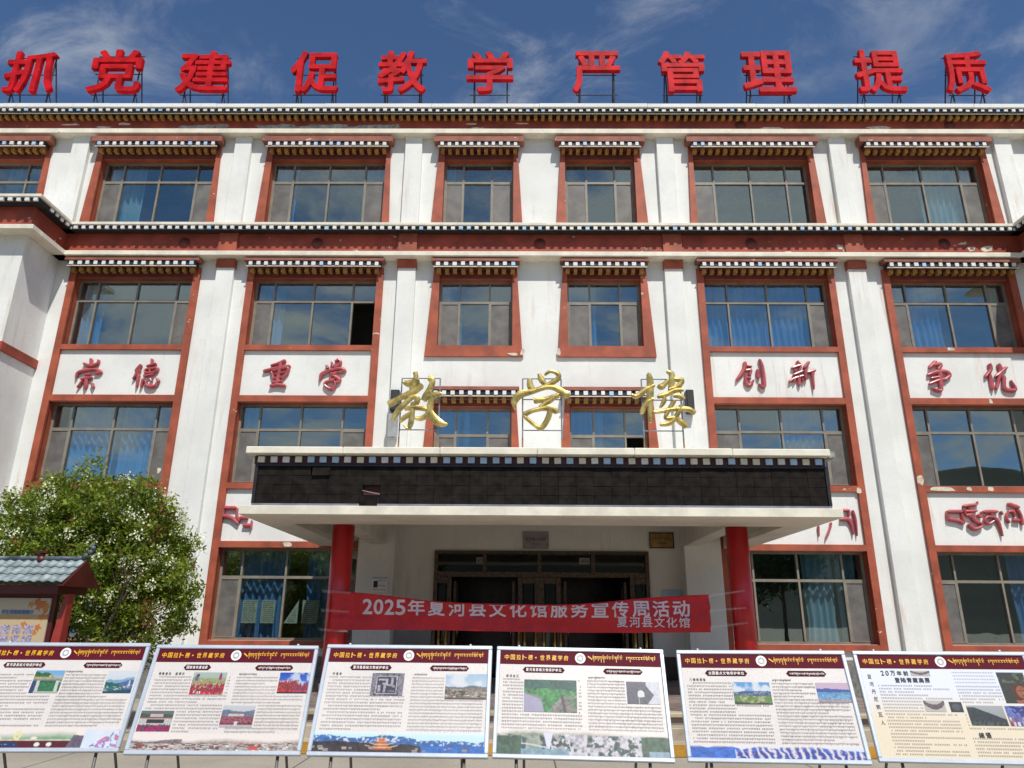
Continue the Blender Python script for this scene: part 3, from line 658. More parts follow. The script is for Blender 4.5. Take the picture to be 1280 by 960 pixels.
GOLD = [
 ('golden calligraphy character over the canopy, leftmost of three, long sweeping right foot', (480,460,565,545), [(-2.821,5.843),(-1.625,5.847),(-2.745,4.614),(-1.586,4.62)],
  [[(440,70,70),(455,130,60),(430,230,80),(390,340,70)], [(265,212,25),(350,235,85),(430,215,80),(500,180,70)], [(550,250,70),(420,350,80),(250,430,65),(130,500,80),(60,530,80)],
   [(430,400,60),(310,510,60),(190,630,65),(115,770,30)], [(370,430,45),(470,430,60),(470,490,70),(410,560,60)], [(415,500,60),(400,650,70),(385,780,70),(345,870,35),(270,800,20)],
   [(220,775,35),(300,710,55),(390,650,40)], [(290,600,30),(400,575,60),(500,580,60),(610,600,50)], [(620,165,60),(690,185,70),(660,300,75),(600,410,85),(560,480,70)],
   [(560,440,60),(690,410,80),(820,380,60)], [(660,330,50),(670,470,70),(650,620,90),(720,740,110),(820,800,80),(905,805,15)], [(690,540,50),(620,670,60),(530,730,55),(440,725,35)]]),
 ('golden calligraphy character over the canopy, middle of three, loop above a wide stroke', (635,460,720,545), [(-.642,5.851),(.551,5.856),(-.632,4.624),(.525,4.63)],
  [[(305,170,65),(310,250,85),(345,335,85)], [(425,90,25),(470,170,80),(520,245,45)], [(515,110,25),(600,58,35),(690,85,50),(715,150,60),(600,235,60),(440,310,45)],
   [(100,595,15),(88,500,75),(165,395,95),(330,350,65),(560,285,55),(710,320,70),(790,385,100),(870,390,70)], [(360,470,95),(500,465,60),(640,430,65),(720,395,60)],
   [(650,440,55),(530,520,65),(450,585,70)], [(220,680,70),(330,625,50),(480,590,55),(600,585,80),(700,645,60)], [(600,580,80),(565,720,75),(480,850,65),(400,835,45),(225,695,45)]]),
 ('golden calligraphy character over the canopy, rightmost of three, post and crossbar', (785,460,875,550), [(1.461,5.86),(2.721,5.865),(1.406,4.564),(2.625,4.57)],
  [[(265,80,45),(290,190,80),(290,400,85),(290,600,55),(300,740,45)], [(45,370,25),(110,390,60),(250,295,65),(350,245,45)], [(330,430,60),(230,500,70),(175,625,55)],
   [(510,55,35),(580,100,60),(575,250,80),(560,380,55)], [(400,235,60),(450,265,70),(535,170,50)], [(610,160,50),(710,185,65),(650,270,70),(540,300,50)], [(385,400,45),(500,370,55),(620,315,60),(740,310,35)],
   [(480,405,35),(470,470,60),(420,545,25)], [(600,385,45),(680,390,55),(745,435,40)], [(620,450,45),(560,540,60),(495,680,45),(620,680,50),(690,730,65),(785,800,60)],
   [(330,610,35),(450,592,45),(620,565,50),(800,570,55),(890,625,50)], [(700,515,55),(665,610,60),(570,740,60),(420,770,40)]])]
for (lab, reg, quad, strokes) in GOLD:
    F0 = region_map(reg, quad, 12.05, 960)
    cx = (quad[2][0]+quad[3][0])/2
    t = thing('golden_character', (cx, 12.12, 3.97), lab, 'sign character', 'golden characters over the entrance')
    mb = MB()
    for k, s in enumerate(strokes): stroke(mb, s, F0, .06, .016, k, 1.06)
    mb.build('character', ['goldc', 'goldside'], t)
    mb = MB(); x0, x1 = cx-.33, cx+.34; xs = [x0, x1]
    for x in xs: mb.bar((x, 12.075, 3.98), (x, 12.075, 4.60), .014, 6, 1); mb.bar((x, 12.075, 4.60), (x, 12.075, 5.66), .013, 6, 0)
    for z in (5.66, 5.28, 4.73): mb.bar((x0, 12.073, z), (x1, 12.073, z), .010, 6, 0)
    mb.build('support_frame', ['ledrim', 'rust'], t)
LET = [
 ('崇', (85,440,210,495), [(-11.73,7.967),(-9.219,7.976),(-11.502,6.815),(-9.041,6.826)], 'red brush character left of its pair under the far left third floor window', 
  [[(300,85,40),(300,190,45)], [(200,150,35),(280,180,45),(380,155,40),(395,100,30)], [(105,345,22),(130,275,40),(220,240,40),(350,230,38),(420,262,50),(350,278,30)], [(220,300,38),(300,292,35)], [(165,355,30),(250,340,42),(320,335,32)], [(245,320,45),(230,430,55),(222,480,22)], [(195,370,32),(125,462,28)], [(310,400,35),(332,465,38)]]),
 ('德', (85,440,210,495), None, 'red brush character right of its pair under the far left third floor window',
  [[(945,165,45),(880,240,45),(890,255,30)], [(930,220,48),(835,355,32)], [(908,280,48),(882,460,28)], [(1080,90,35),(1080,160,38)], [(1010,190,32),(1135,152,38)], [(995,230,34),(1145,212,40),(1115,262,34),(1000,272,30),(995,230,30)], [(1062,205,26),(1050,270,26)], [(975,315,30),(1110,292,32)], [(968,350,38),(938,460,28)], [(1000,370,36),(1022,440,42),(1115,442,42),(1140,400,20)], [(1060,345,26),(1080,382,32)], [(1140,340,32),(1172,388,42)]]),
 ('重', (320,440,445,495), [(-7.014,7.985),(-4.513,7.995),(-6.88,6.836),(-4.428,6.847)], 'red brush character standing on a flat base stroke, panel left of the golden sign',
  [[(385,112,50),(290,148,34),(190,178,26)], [(95,252,46),(250,215,38),(445,182,42)], [(200,255,38),(225,345,38)], [(205,250,36),(395,205,44),(405,260,42),(335,345,36)], [(240,295,30),(385,262,30)], [(220,348,30),(350,322,32)], [(322,130,44),(292,300,50),(270,425,52)], [(210,400,30),(335,380,32)], [(180,442,38),(280,425,44),(388,440,42)]]),
 ('学', (320,440,445,495), None, 'red looping brush character, second on the panel left of the golden sign',
  [[(902,170,32),(922,218,38)], [(968,130,26),(986,202,38)], [(1010,130,22),(1060,102,34),(1082,150,38),(1000,212,32)], [(820,375,20),(838,300,48),(905,258,44),(1060,216,38),(1135,242,48),(1058,272,36)], [(945,292,36),(1035,272,32),(960,322,30)], [(1000,312,52),(1072,362,52),(1020,402,30)], [(1010,362,46),(900,390,32),(885,430,32),(960,478,42),(1014,440,38),(1010,380,30)]]),
 ('创', (910,440,1035,495), [(4.742,8.031),(7.217,8.041),(4.644,6.887),(7.071,6.897)], 'red brush character ending in a tall hooked stroke, panel right of golden sign',
  [[(215,130,50),(200,235,55),(100,375,35)], [(235,182,26),(305,192,32)], [(220,242,32),(290,240,38),(272,305,32)], [(228,290,38),(222,385,42),(270,432,48),(330,362,24)], [(250,330,26),(292,352,30)], [(372,228,42),(388,345,50)], [(395,98,36),(435,200,46),(462,445,46),(388,412,20)]]),
 ('新', (910,440,1035,495), None, 'red dense brush character with long thin tail, panel right of golden sign',
  [[(878,120,42),(922,172,44)], [(808,212,38),(940,168,40)], [(848,230,30),(862,262,32)], [(932,190,32),(908,252,32)], [(828,302,38),(955,250,46)], [(778,388,36),(850,342,36),(965,310,42)], [(900,300,52),(912,438,42)], [(860,352,32),(838,392,26)], [(940,342,32),(962,382,32)], [(1034,130,42),(968,214,46)], [(990,220,46),(990,372,36)], [(1000,272,36),(1115,240,52)], [(1070,250,46),(1096,485,24)]]),
 ('争', (1150,440,1280,497), [(9.49,8.05),(12.053,8.06),(9.292,6.866),(11.803,6.878)], 'red brush character of stacked bars crossed by one hook, far right panel',
  [[(195,118,55),(108,202,48)], [(150,162,42),(250,160,52),(215,225,46)], [(85,288,36),(200,252,58),(320,246,42),(358,300,52),(275,352,36)], [(125,330,30),(255,310,42)], [(106,398,30),(230,352,42),(330,342,42)], [(240,240,58),(252,400,52),(246,480,42),(135,450,24)]]),
 ('优', (1150,440,1280,497), None, 'red open brush character with an upturned foot, rightmost on the wall',
  [[(848,148,50),(866,222,48),(795,315,42)], [(855,280,46),(892,475,46)], [(958,150,48),(990,230,56),(965,340,48),(935,465,36)], [(915,312,30),(1065,190,52)], [(1030,300,46),(1030,440,52),(1100,476,46),(1168,462,46),(1108,355,18)]])]
quad = None
for (ch, reg, qd, lab, strokes) in LET:
    quad = qd or quad; F0 = region_map(reg, quad, FY-.004, 1280); mb = MB()
    for k, s in enumerate(strokes): stroke(mb, s, F0, .05, .03, k)
    o = mb.build('wall_character', ['letred', 'letred']); tag(recentre(o), lab, 'wall character', 'red brush characters on the white panels')
TIB = [
 ((1170,610,1280,680), [(9.294,4.66),(11.337,4.671),(9.071,3.376),(11.066,3.387)], 1280, [
  ('red Tibetan letter on the right white panel, leftmost open box shape', [[(150,340,30),(162,482,32)], [(155,350,58),(380,350,56)], [(365,370,34),(402,525,40)], [(175,458,58),(320,485,56),(400,530,42)]]),
  ('red stacked Tibetan letter on the right white panel, tallest of the row', [[(385,270,48),(590,248,50)], [(595,200,15),(596,250,22)], [(470,290,30),(480,320,30)], [(400,300,32),(425,385,44),(520,430,50)], [(415,345,46),(590,340,44)], [(425,405,44),(520,400,50),(545,480,50),(655,525,48)], [(600,390,56),(642,430,32),(650,350,16)], [(455,535,50),(555,600,58),(650,565,44),(652,520,32)]]),
  ('red Tibetan letter with a long curved tail on the right white panel', [[(680,350,56),(892,350,56)], [(800,372,34),(800,410,34)], [(835,430,48),(735,430,48),(700,488,34),(760,525,44),(835,480,34)], [(825,430,46),(900,500,50),(962,705,24)], [(930,345,44),(962,395,24)]]),
  ('red Tibetan letter with a slanting bar above at the right edge', [[(1035,232,58),(1205,292,56)], [(1040,350,44),(1120,352,46),(1142,425,34)], [(1040,362,38),(1018,440,40),(1062,515,44)], [(1105,470,58),(1210,482,60)], [(1175,310,50),(1232,425,44),(1252,545,46)]])]),
 ((260,610,330,680), [(-7.747,4.568),(-6.427,4.575),(-7.569,3.276),(-6.281,3.284)], 960, [
  ('red Tibetan letter at the left end of the panel beside the canopy', [[(275,345,70),(500,348,66)], [(280,365,34),(270,490,34)], [(505,350,52),(502,450,34),(510,560,30)], [(265,485,72),(400,515,74),(530,620,56)]]),
  ('small red Tibetan letter touching the left end of the canopy', [[(530,580,34),(570,515,60),(690,525,60)], [(600,645,72),(755,650,70)], [(755,560,30),(740,712,30)]])]),
 ((990,620,1090,690), [(5.922,4.454),(7.779,4.464),(5.778,3.177),(7.591,3.188)], 1280, [
  ('red Tibetan letter half hidden behind the right end of the canopy', [[(660,235,46),(915,235,56)], [(910,245,44),(905,335,34)], [(760,380,60),(890,380,72),(950,480,56),(978,625,20)]]),
  ('thin tall red Tibetan stroke at the right end of the panel beside the canopy', [[(965,232,44),(1012,400,46),(1038,645,20)]]),
  ('two thin red Tibetan letter tails below the right end of the canopy', [[(418,470,38),(430,655,16)], [(622,430,38),(600,540,34),(530,685,16)]])])]
for (reg, qd, w, items) in TIB:
    F0 = region_map(reg, qd, FY-.004, w)
    for (lab, strokes) in items:
        mb = MB()
        for k, s in enumerate(strokes): stroke(mb, s, F0, .05, .03, k)
        o = mb.build('tibetan_letter', ['letred', 'letred']); tag(recentre(o), lab, 'wall letter', 'red Tibetan letters on the white panels')

# ------------------------------------------------------------------ rooftop slogan
ROOF = [('抓', -15.55, -14.05, .10), ('党', -13.07, -11.50, .02), ('建', -10.46, -8.92, .0), ('促', -7.16, -5.72, 0), ('教', -4.60, -3.18, 0), ('学', -2.01, -.64, 0),
        ('严', 1.07, 2.47, 0), ('管', 3.58, 4.95, 0), ('理', 6.00, 7.52, 0), ('提', 9.27, 10.70, .05), ('质', 11.83, 13.10, .03)]
DESC = ['leftmost, leaning right at the picture edge', 'second from the left, three short strokes on top', 'third from the left, dense rungs over a sweeping foot', 'fourth from the left, open square at its top', 'fifth from the left, two dense halves', 'sixth from the left, three dots over one hook', 'seventh from the left, empty lower right', 'eighth from the left, roofs over stacked boxes', 'ninth from the left, bars beside a four-hole grid', 'tenth from the left, hooked post and small window', 'last at the right, long leg under a flat top']
names = ['first', 'second', 'third', 'fourth', 'fifth', 'sixth', 'seventh', 'eighth', 'ninth', 'tenth', 'last']
for i, (ch, x0, x1, lean) in enumerate(ROOF):
    x0, x1 = (-.45+(v+.45)*.980 for v in (x0, x1))
    cx = (x0+x1)/2; z0, z1, y = 15.84, 17.27+(.06 if ch in '提党' else 0), 17.05
    t = thing('roof_character', (cx, y, 15.05), 'red roof slogan character, '+DESC[i], 'sign character', 'red slogan characters along the roof')
    vs, fs, (a, b, c, d) = text_geo(ch, .021, .04)
    mb = MB(); lx = random.uniform(-.05, .05)
    mb.add([(x0+(v[0]-a)/(b-a)*(x1-x0), y-.045-v[2]/.04*.055+.10*((v[1]-c)/(d-c)-.5)*(-1 if False else .6)*lx*6, z0+(v[1]-c)/(d-c)*(z1-z0)) for v in vs], fs)
    mb.build('character', 'redc', t, bev=0)
    mb = MB()
    for x in (x0+.22, x1-.18):
        mb.bar((x, y+.06, 15.05), (x, y+.06, z1-.1), .022, 6); mb.bar((x, y+.75, 15.05), (x, y+.07, z1-.25), .020, 6); mb.bar((x, y+.75, 15.05), (x, y+.07, z0+.1), .016, 6)
    for z in (z0+.02, (z0+z1)/2, z1-.12): mb.bar((x0+.1, y+.06, z), (x1-.1, y+.06, z), .016, 6)
    mb.bar((x0+.22, y+.75, 15.08), (x1-.18, y+.75, 15.08), .016, 6)
    mb.build('support_frame', 'steel', t)
t = thing('roof_wire', (AX, 16.75, 15.06), 'thin black conductor wire on short pegs along the roof edge', 'wire')
mb = MB()
for k in range(24):
    xa = -17+k*1.45; mb.bar((xa, 16.75, 15.22+random.uniform(-.01, .01)), (xa+1.46, 16.75, 15.22+random.uniform(-.01, .01)), .012, 5)
mb.build('wire', 'steel', t)
for k in range(24):
    mb = MB(); mb.bar((-17+k*1.45, 16.75, 15.05), (-17+k*1.45, 16.75, 15.24), .012, 5); mb.build('peg', 'steel', t)
# small tufts of dry weed on the cap
mb = MB()
for xc in (-14.9, -9.9, -3.1, 1.4, 2.9, 10.1):
    for k in range(14):
        x = xc+random.gauss(0, .08); mb.bar((x, 16.7, 15.05), (x+random.gauss(0, .05), 16.7+random.gauss(0, .03), 15.05+random.uniform(.04, .14)), .006, 3, 0, .001)
tag(recentre(mb.build('dry_weeds', 'leafrust')), 'sparse dry weed tufts sprouting along the roof cap', 'weeds')['kind'] = 'stuff'

# ------------------------------------------------------------------ steps, porch floor
st = thing('entrance_steps', (0, 10.3, 0), 'three broad stone steps up to the porch with an ochre bottom riser', 'steps')
mb = MB(); mb.box(-5.3, 5.3, 10.80, FY-.1, 0, .45); mb.build('porch_floor', ['porchfloor'], st)
mb = MB(); mb.box(-5.3, 5.3, 10.75, 11.0, .40, .458); mb.build('step', 'stepstone', st, bev=.01)
mb = MB(); mb.box(-5.45, 5.45, 10.50, 10.80, .006, .305); mb.build('step', 'stepstone', st, bev=.01)
mb = MB(); mb.box(-5.6, 5.6, 10.22, 10.50, .006, .155); mb.build('step', 'stepstone', st, bev=.01)
for (a, b) in ((-4.6, -3.1), (-1.6, .1), (1.1, 2.35), (3.4, 4.8)):
    mb = MB(); mb.box(a, b, 10.212, 10.219, .008, .148); mb.build('painted_riser', 'stepochre', st)

# ------------------------------------------------------------------ things on the porch wall
def plate(name, x0, x1, z0, z1, y, mat, lab, cat, lines, ink='ink', rim=None):
    t = thing(name, ((x0+x1)/2, y, z0), lab, cat)
    mb = MB(); mb.box(x0, x1, y, y+.025, z0, z1); mb.build('plate', mat, t, bev=.004)
    if rim:
        e = .025; mb = MB(); mb.box(x0, x1, y-.012, y-.001, z1-e, z1); mb.box(x0, x1, y-.012, y-.001, z0, z0+e); mb.box(x0, x0+e, y-.012, y-.001, z0+e, z1-e); mb.box(x1-e, x1, y-.012, y-.001, z0+e, z1-e); mb.build('rim', rim, t)
    mb = MB()
    for (tx, a, b, c, d) in lines: add_text(mb, tx, x0+(x1-x0)*a, x0+(x1-x0)*b, z0+(z1-z0)*c, z0+(z1-z0)*d, lambda u, v: (u, y-.003, v))
    mb.build('lettering', ink, t)
plate('stone_plaque', -.34, .25, 3.215, 3.60, 16.965, 'greyplq', 'small grey plaque on the wall above the middle of the door', 'plaque', [('夏河县文化馆', .1, .88, .50, .64), ('甘南藏族', .30, .68, .24, .31)])
plate('brass_plaque', 2.55, 3.11, 3.24, 3.60, 16.52 if False else 16.965, 'brass', 'framed brass plaque high on the wall right of the door', 'plaque', [('文物保护单位', .1, .85, .55, .72), ('甘肃省', .3, .7, .25, .38)], rim='doorfr')
plate('wall_notice', -3.66, -3.32, 2.21, 2.54, 16.52, 'printwhite', 'white paper notice with a small portrait on the pier left of the door', 'notice', [('通知公告', .42, .9, .72, .84), ('学校安全管理', .42, .9, .40, .50), ('学校安全管理', .1, .9, .15, .24)], ink='inkgrey')
mb = MB(); mb.box(-3.62, -3.53, 16.515, 16.518, 2.32, 2.46); o = mb.build('notice_portrait', 'ink', bpy.data.objects['wall_notice'])
mb = MB(); mb.box(-3.66, -3.32, 16.515, 16.52, 2.50, 2.54, 0); mb.build('notice_header', 'dotblue', bpy.data.objects['wall_notice'])
mb = MB(); mb.box(2.78, 3.23, 16.97, 16.99, 2.0, 2.33); t = tag(recentre(mb.build('blue_notice_board', 'dotblue', None)), 'blue notice board half hidden behind the right end of the banner', 'notice board')
# boxes beside the golden characters
for (x0, x1, z0, z1, mt, nm, lab) in ((-3.53, -3.32, 6.40, 6.92, 'iron', 'wall_loudspeaker', 'black wall loudspeaker behind the left golden character'), (3.56, 3.74, 6.38, 6.95, 'iron', 'wall_loudspeaker', 'black wall loudspeaker behind the right golden character'), (-3.56, -3.34, 5.72, 6.32, 'galv', 'junction_box', 'grey electrical box below the left loudspeaker')):
    t = thing(nm, ((x0+x1)/2, 16.8, z0), lab, 'loudspeaker' if 'speaker' in nm else 'electrical box')
    mb = MB(); mb.box(x0, x1, 16.66, 16.868, z0, z1); mb.build('cabinet', mt, t, bev=.012)
    mb = MB(); mb.box(x0+.02, x1-.02, 16.648, 16.659, z0+.03, z1-.03); mb.build('grille' if 'speaker' in nm else 'lid', 'ink' if 'speaker' in nm else mt, t)
# papers stuck inside the ground-floor window
for (pts, lab) in (([(-6.70, 1.56), (-6.37, 1.56), (-6.37, 2.06), (-6.70, 2.06)], 'pale green notice sheet in the window left of the door, leftmost'), ([(-6.27, 1.56), (-5.96, 1.56), (-5.96, 2.06), (-6.27, 2.06)], 'pale green notice sheet in the lower window, second from the left'),
                   ([(-5.74, 1.56), (-5.43, 1.56), (-5.43, 2.06)], 'pale green sheet folded to a triangle in the window left of the canopy'), ([(-5.34, 1.56), (-4.98, 1.56), (-4.96, 2.06), (-5.34, 2.06)], 'pale green notice sheet nearest the red column')):
    mb = MB(); mb.prism(pts, 17.235, 17.238); t = thing('window_notice', (pts[0][0], 17.236, 1.56), lab, 'notice', 'notice sheets in the ground floor window'); mb.build('sheet', 'paper', t)
    mb = MB(); X0, X1 = min(p[0] for p in pts), max(p[0] for p in pts)
    for k in range(11):
        z = 2.02-k*.042; xa = X0+.03 if len(pts) == 4 else X0+.06+(z-1.56)/.5*(X1-X0)
        x = xa
        while x < X1-.05: w = random.uniform(.02, .06); mb.box(x, x+w, 17.232, 17.2335, z, z+.014); x += w+.012
    mb.build('print', 'inkgrey', t)

# ------------------------------------------------------------------ banner
ban = thing('banner', (-.3, 12.76, 1.46), 'long red cloth banner with white Chinese lettering strung between the columns', 'banner')
BX0, BX1 = -3.60, 2.79
def btop(x):
    u = (x-BX0)/(BX1-BX0); return 2.085-.20*math.sin(math.pi*min(1, u*.98+.01))**1.3+.01*math.sin(u*17)
def bbot(x): return 1.465+.012*math.sin((x-BX0)*1.1)
def by(x, z): return 12.90+.020*math.sin(x*2.3+z*5)+.012*math.sin(x*7.1-z*8)+.009*math.sin(x*3.1+z*21)+.05*math.exp(-((x-2.79)/.5)**2)*math.sin(z*26)*.35+.02*math.exp(-((x+3.6)/.6)**2)*math.sin(z*30)+.02*math.sin(z*9+x*.7)-.02
mb = MB(); nx_, nz_ = 130, 14; vs = []
for back in (0, 1):
    for j in range(nz_+1):
        for i in range(nx_+1):
            x = BX0+(BX1-BX0)*i/nx_; z = bbot(x)+(btop(x)-bbot(x))*j/nz_; vs.append((x, by(x, z)+back*.004, z))
n1 = (nx_+1)*(nz_+1)
q = [(j*(nx_+1)+i, j*(nx_+1)+i+1, (j+1)*(nx_+1)+i+1, (j+1)*(nx_+1)+i) for j in range(nz_) for i in range(nx_)]
mb.add(vs, q+[tuple(n1+k for k in reversed(f)) for f in q], 0, True); mb.build('cloth', 'banner', ban)
mb = MB()      # fold rolled over the top edge
pts = [(BX0+(BX1-BX0)*i/40) for i in range(41)]
for i in range(40):
    mb.bar((pts[i], by(pts[i], btop(pts[i])), btop(pts[i])), (pts[i+1], by(pts[i+1], btop(pts[i+1])), btop(pts[i+1])), .011, 7)
mb.build('top_hem', 'banner', ban)
def BT(x, z):
    z = min(z, btop(x)-.012); return (x, by(x, z)-.006, z)
mb = MB(); s = '2025年夏河县文化馆服务宣传周活动'
x = -3.10; W1 = 5.58; wid = [.55 if c in '2025' else 1 for c in s]; tot = sum(wid)
for c, w in zip(s, wid):
    ww = W1*w/tot; f = .90 if c in '0123456789' else .84
    zz = 1.725-.035*math.sin(math.pi*(x+3.1)/5.6); add_text(mb, c, x+ww*(1-f)/2, x+ww*(1+f)/2, zz, zz+.265 if c not in '2025' else zz+.25, BT, .022); x += ww
mb.build('main_lettering', 'bannertxt', ban)
mb = MB(); x = 1.20
for c in '夏河县文化馆': add_text(mb, c, x+.012, x+.192, 1.545, 1.71, BT, .015); x += .208
mb.build('small_lettering', 'bannertxt', ban)
mb = MB()
for (z, dz) in ((2.06, .09), (1.82, .05), (1.55, .08)):
    mb = MB(); a = (BX1-.03, by(BX1, z), z); b = (3.42, 12.93, z+dz)
    mb.add([(a[0], a[1]-.004, a[2]-.03), (b[0], b[1], b[2]-.012), (b[0], b[1], b[2]+.012), (a[0], a[1]-.004, a[2]+.03)], [(0, 1, 2, 3)])
    mb.bar(a, b, .0022, 5); mb.build('tape', 'tape', ban)
for z in (2.09, 1.78, 1.47):
    mb = MB(); mb.add([(-3.80, 12.93, z-.02), (-3.3, 12.84, z-.035), (-3.3, 12.84, z-.005), (-3.80, 12.93, z+.03)], [(0, 1, 2, 3)]); mb.build('tape', 'tape', ban)

# ------------------------------------------------------------------ display boards
def pic_array(kind, w, h):
    seed = sum(map(ord, kind)); r = np.random.default_rng(seed); A = np.zeros((h, w, 3)); yy, xx = np.mgrid[0:h, 0:w]; u = (xx+.5)/w; v = 1-(yy+.5)/h; asp = w/h
    def fb(sc, sd=0, octs=4):
        out = np.zeros((h, w)); amp = 1; tot = 0; rr = np.random.default_rng(seed+sd)
        for o in range(octs):
            nx, ny = int(sc*2**o)+2, int(sc*2**o/asp)+2; G = rr.random((ny+2, nx+2)); X = u*nx*.999; Y = (1-v)*ny*.999
            xi, yi = X.astype(int), Y.astype(int); fx, fy = X-xi, Y-yi; fx = fx*fx*(3-2*fx); fy = fy*fy*(3-2*fy)
            out += amp*((G[yi, xi]*(1-fx)+G[yi, xi+1]*fx)*(1-fy)+(G[yi+1, xi]*(1-fx)+G[yi+1, xi+1]*fx)*fy); tot += amp; amp *= .55
        return out/tot
    def ridge(base, amp, sc, sd):          # a skyline height for every column
        rr = np.random.default_rng(seed+sd+50); x = u[0]; out = np.zeros(w); a_ = 1
        for o in range(5):
            n_ = int(sc*2**o)+2; g_ = rr.random(n_+1); X = x*(n_-1); i_ = X.astype(int); f_ = X-i_; out += a_*(g_[i_]*(1-f_)+g_[i_+1]*f_-.5); a_ *= .5
        return (base+amp*out)[None, :]
    def put(m, c, j=.0, tex=None):
        c = np.array(c, float); k = np.ones((h, w, 1))
        if tex is not None: k = (1+j*(tex[:, :, None]-.5)*2)
        elif j: k = 1+j*(r.random((h, w, 1))-.5)
        m = np.broadcast_to(m, (h, w)); A[m] = (c*k)[m] if np.ndim(c) == 1 else c[m]
    def sky(top, bot): A[:] = np.array(bot)+(np.array(top)-np.array(bot))*v[:, :, None]
    def cloud(lo, hi, c, amt=.9):
        n_ = fb(3, 77); k = np.clip((n_-lo)/(hi-lo), 0, 1)[:, :, None]*amt; A[:] = A*(1-k)+np.array(c)*k
    def people(v0, v1, cols, sz=.03, n=150, head=(.12, .07, .06), x0=0, x1=1):
        P_ = sorted([(r.uniform(v0, v1), r.uniform(x0, x1)) for _ in range(n)], reverse=True)
        for (pv, pu) in P_:
            s_ = sz*(1.5-.8*(pv-v0)/max(1e-3, v1-v0)); c = np.array(cols[r.integers(len(cols))])*r.uniform(.55, 1.25)
            A[(np.abs(u-pu) < s_*.55) & (np.abs(v-pv) < s_*asp*1.1)] = c
            A[(np.hypot(u-pu, (v-pv-s_*asp*1.3)/asp) < s_*.38)] = head
    def houses(v0, v1, cols, n=60, sz=.04):
        P_ = sorted([(r.uniform(v0, v1), r.uniform(0, 1)) for _ in range(n)], reverse=True)
        for (pv, pu) in P_:
            s_ = sz*r.uniform(.5, 1.3); c = np.array(cols[r.integers(len(cols))])*r.uniform(.7, 1.15); hh = s_*asp*.45
            A[(np.abs(u-pu) < s_) & (np.abs(v-pv) < hh)] = c; A[(np.abs(u-pu) < s_) & (np.abs(v-pv+hh*.2) < hh*.25)] = c*.35; A[(np.abs(u-pu) < s_*1.1) & (np.abs(v-pv-hh) < hh*.25)] = (.14, .10, .10)
    n = fb(4); n2 = fb(11, 5); n3 = fb(26, 8)
    if kind == 'gate':
        sky((.20, .50, .85), (.62, .82, .92)); put(v < ridge(.78, .28, 2, 1)-.25*u+.1, (.05, .17, .07), .9, n3); put((v < .45) & (u > .3) & (u < .84), (.05, .24, .10), .8, n3)
        put((v > .60) & (v < .68), (.50, .45, .30), .5, n3); put((v > .68) & (v < .73) & (np.abs((u*24) % 1-.5) < .3), (.75, .62, .2)); put((v > .53) & (v < .60), (.20, .24, .34)); put((v > .73) & (v < .80) & (np.abs(u-.55) < .05), (.75, .65, .15))
        for c in (.20, .86): put((v < .55) & (np.abs(u-c+.05*(v-.5)) < .055), (.72, .76, .72), .2, n3)
        put(v < .07, (.62, .62, .58), .2, n3); put((u < .15) & (v < .45), (.05, .08, .22), .6, n3)
    elif kind == 'valley':
        sky((.85, .90, .96), (.62, .78, .92)); put(v < ridge(.62, .18, 2, 3)+.25*np.maximum(0, u-.5), (.28, .50, .72), .2, n2); put(v < ridge(.42, .2, 2, 4)+.45*np.maximum(0, u-.35), (.08, .18, .42), .5, n3); put((v < ridge(.5, .15, 3, 5)-.35*u) & (u < .75), (.02, .17, .16), .8, n3)
        houses(.08, .36, [(.62, .70, .86), (.8, .82, .88), (.3, .36, .5)], 46, .035); put(v < .07+.1*u, (.02, .08, .16), .6, n3); put((np.abs(u-.86) < .022) & (v > .34) & (v < .56), (.88, .84, .84)); put((np.hypot(u-.86, (v-.36)/asp) < .045), (.8, .78, .8))
    elif kind == 'crowd_field':
        sky((.50, .62, .60), (.55, .62, .40)); put(v < .78, (.42, .52, .26), .6, n3); people(.45, .66, [(.85, .75, .3), (.4, .5, .25), (.8, .3, .3)], .016, 120); people(.02, .46, [(.80, .02, .10), (.70, .01, .18), (.85, .05, .05)], .032, 190); people(.02, .2, [(.9, .88, .88)], .03, 4, x0=.1, x1=.4)
        put((np.hypot(u-.14, (v-.86)/asp*1) < .05), (.12, .07, .08)); put((np.abs(u-.12) < .05) & (v > .62) & (v < .82), (.20, .16, .30)); put((np.abs(u-.82) < .045) & (v > .66) & (v < .9), (.45, .05, .20)); put((np.hypot(u-.82, (v-.93)/asp) < .03), (.2, .05, .1))
    elif kind == 'crowd_sky':
        sky((.01, .07, .62), (.10, .32, .85)); cloud(.45, .62, (.72, .84, .98)); put(v < ridge(.50, .2, 3, 2)-.2*u, (.35, .02, .04), .5, n3); people(.04, .62, [(.75, .02, .04), (.60, .01, .06), (.80, .08, .05)], .034, 150, x1=.65); people(.04, .48, [(.62, .02, .12), (.75, .05, .2)], .034, 110, x0=.5); put(v < .06, (.03, .02, .04))
    elif kind == 'procession':
        sky((.16, .22, .22), (.10, .15, .13)); put(v < ridge(.85, .1, 3, 1), (.07, .13, .11), .7, n3); put((v > .34) & (v < .62), (.66, .66, .64), .25, n3); put((v > .62) & (v < .68), (.45, .10, .06)); put((v > .40) & (v < .58) & (np.abs(u-.5) < .27), (.05, .05, .05)); put((v > .70) & (v < .84) & (np.abs(u-.5) < .2), (.62, .62, .6), .2, n3); put((v > .84) & (v < .88) & (np.abs(u-.5) < .24), (.4, .08, .05)); people(.02, .32, [(.66, .02, .26), (.55, .02, .18)], .030, 120); put((v < .38) & (v > .30) & (n3 > .5), (.8, .8, .8))
    elif kind == 'monks':
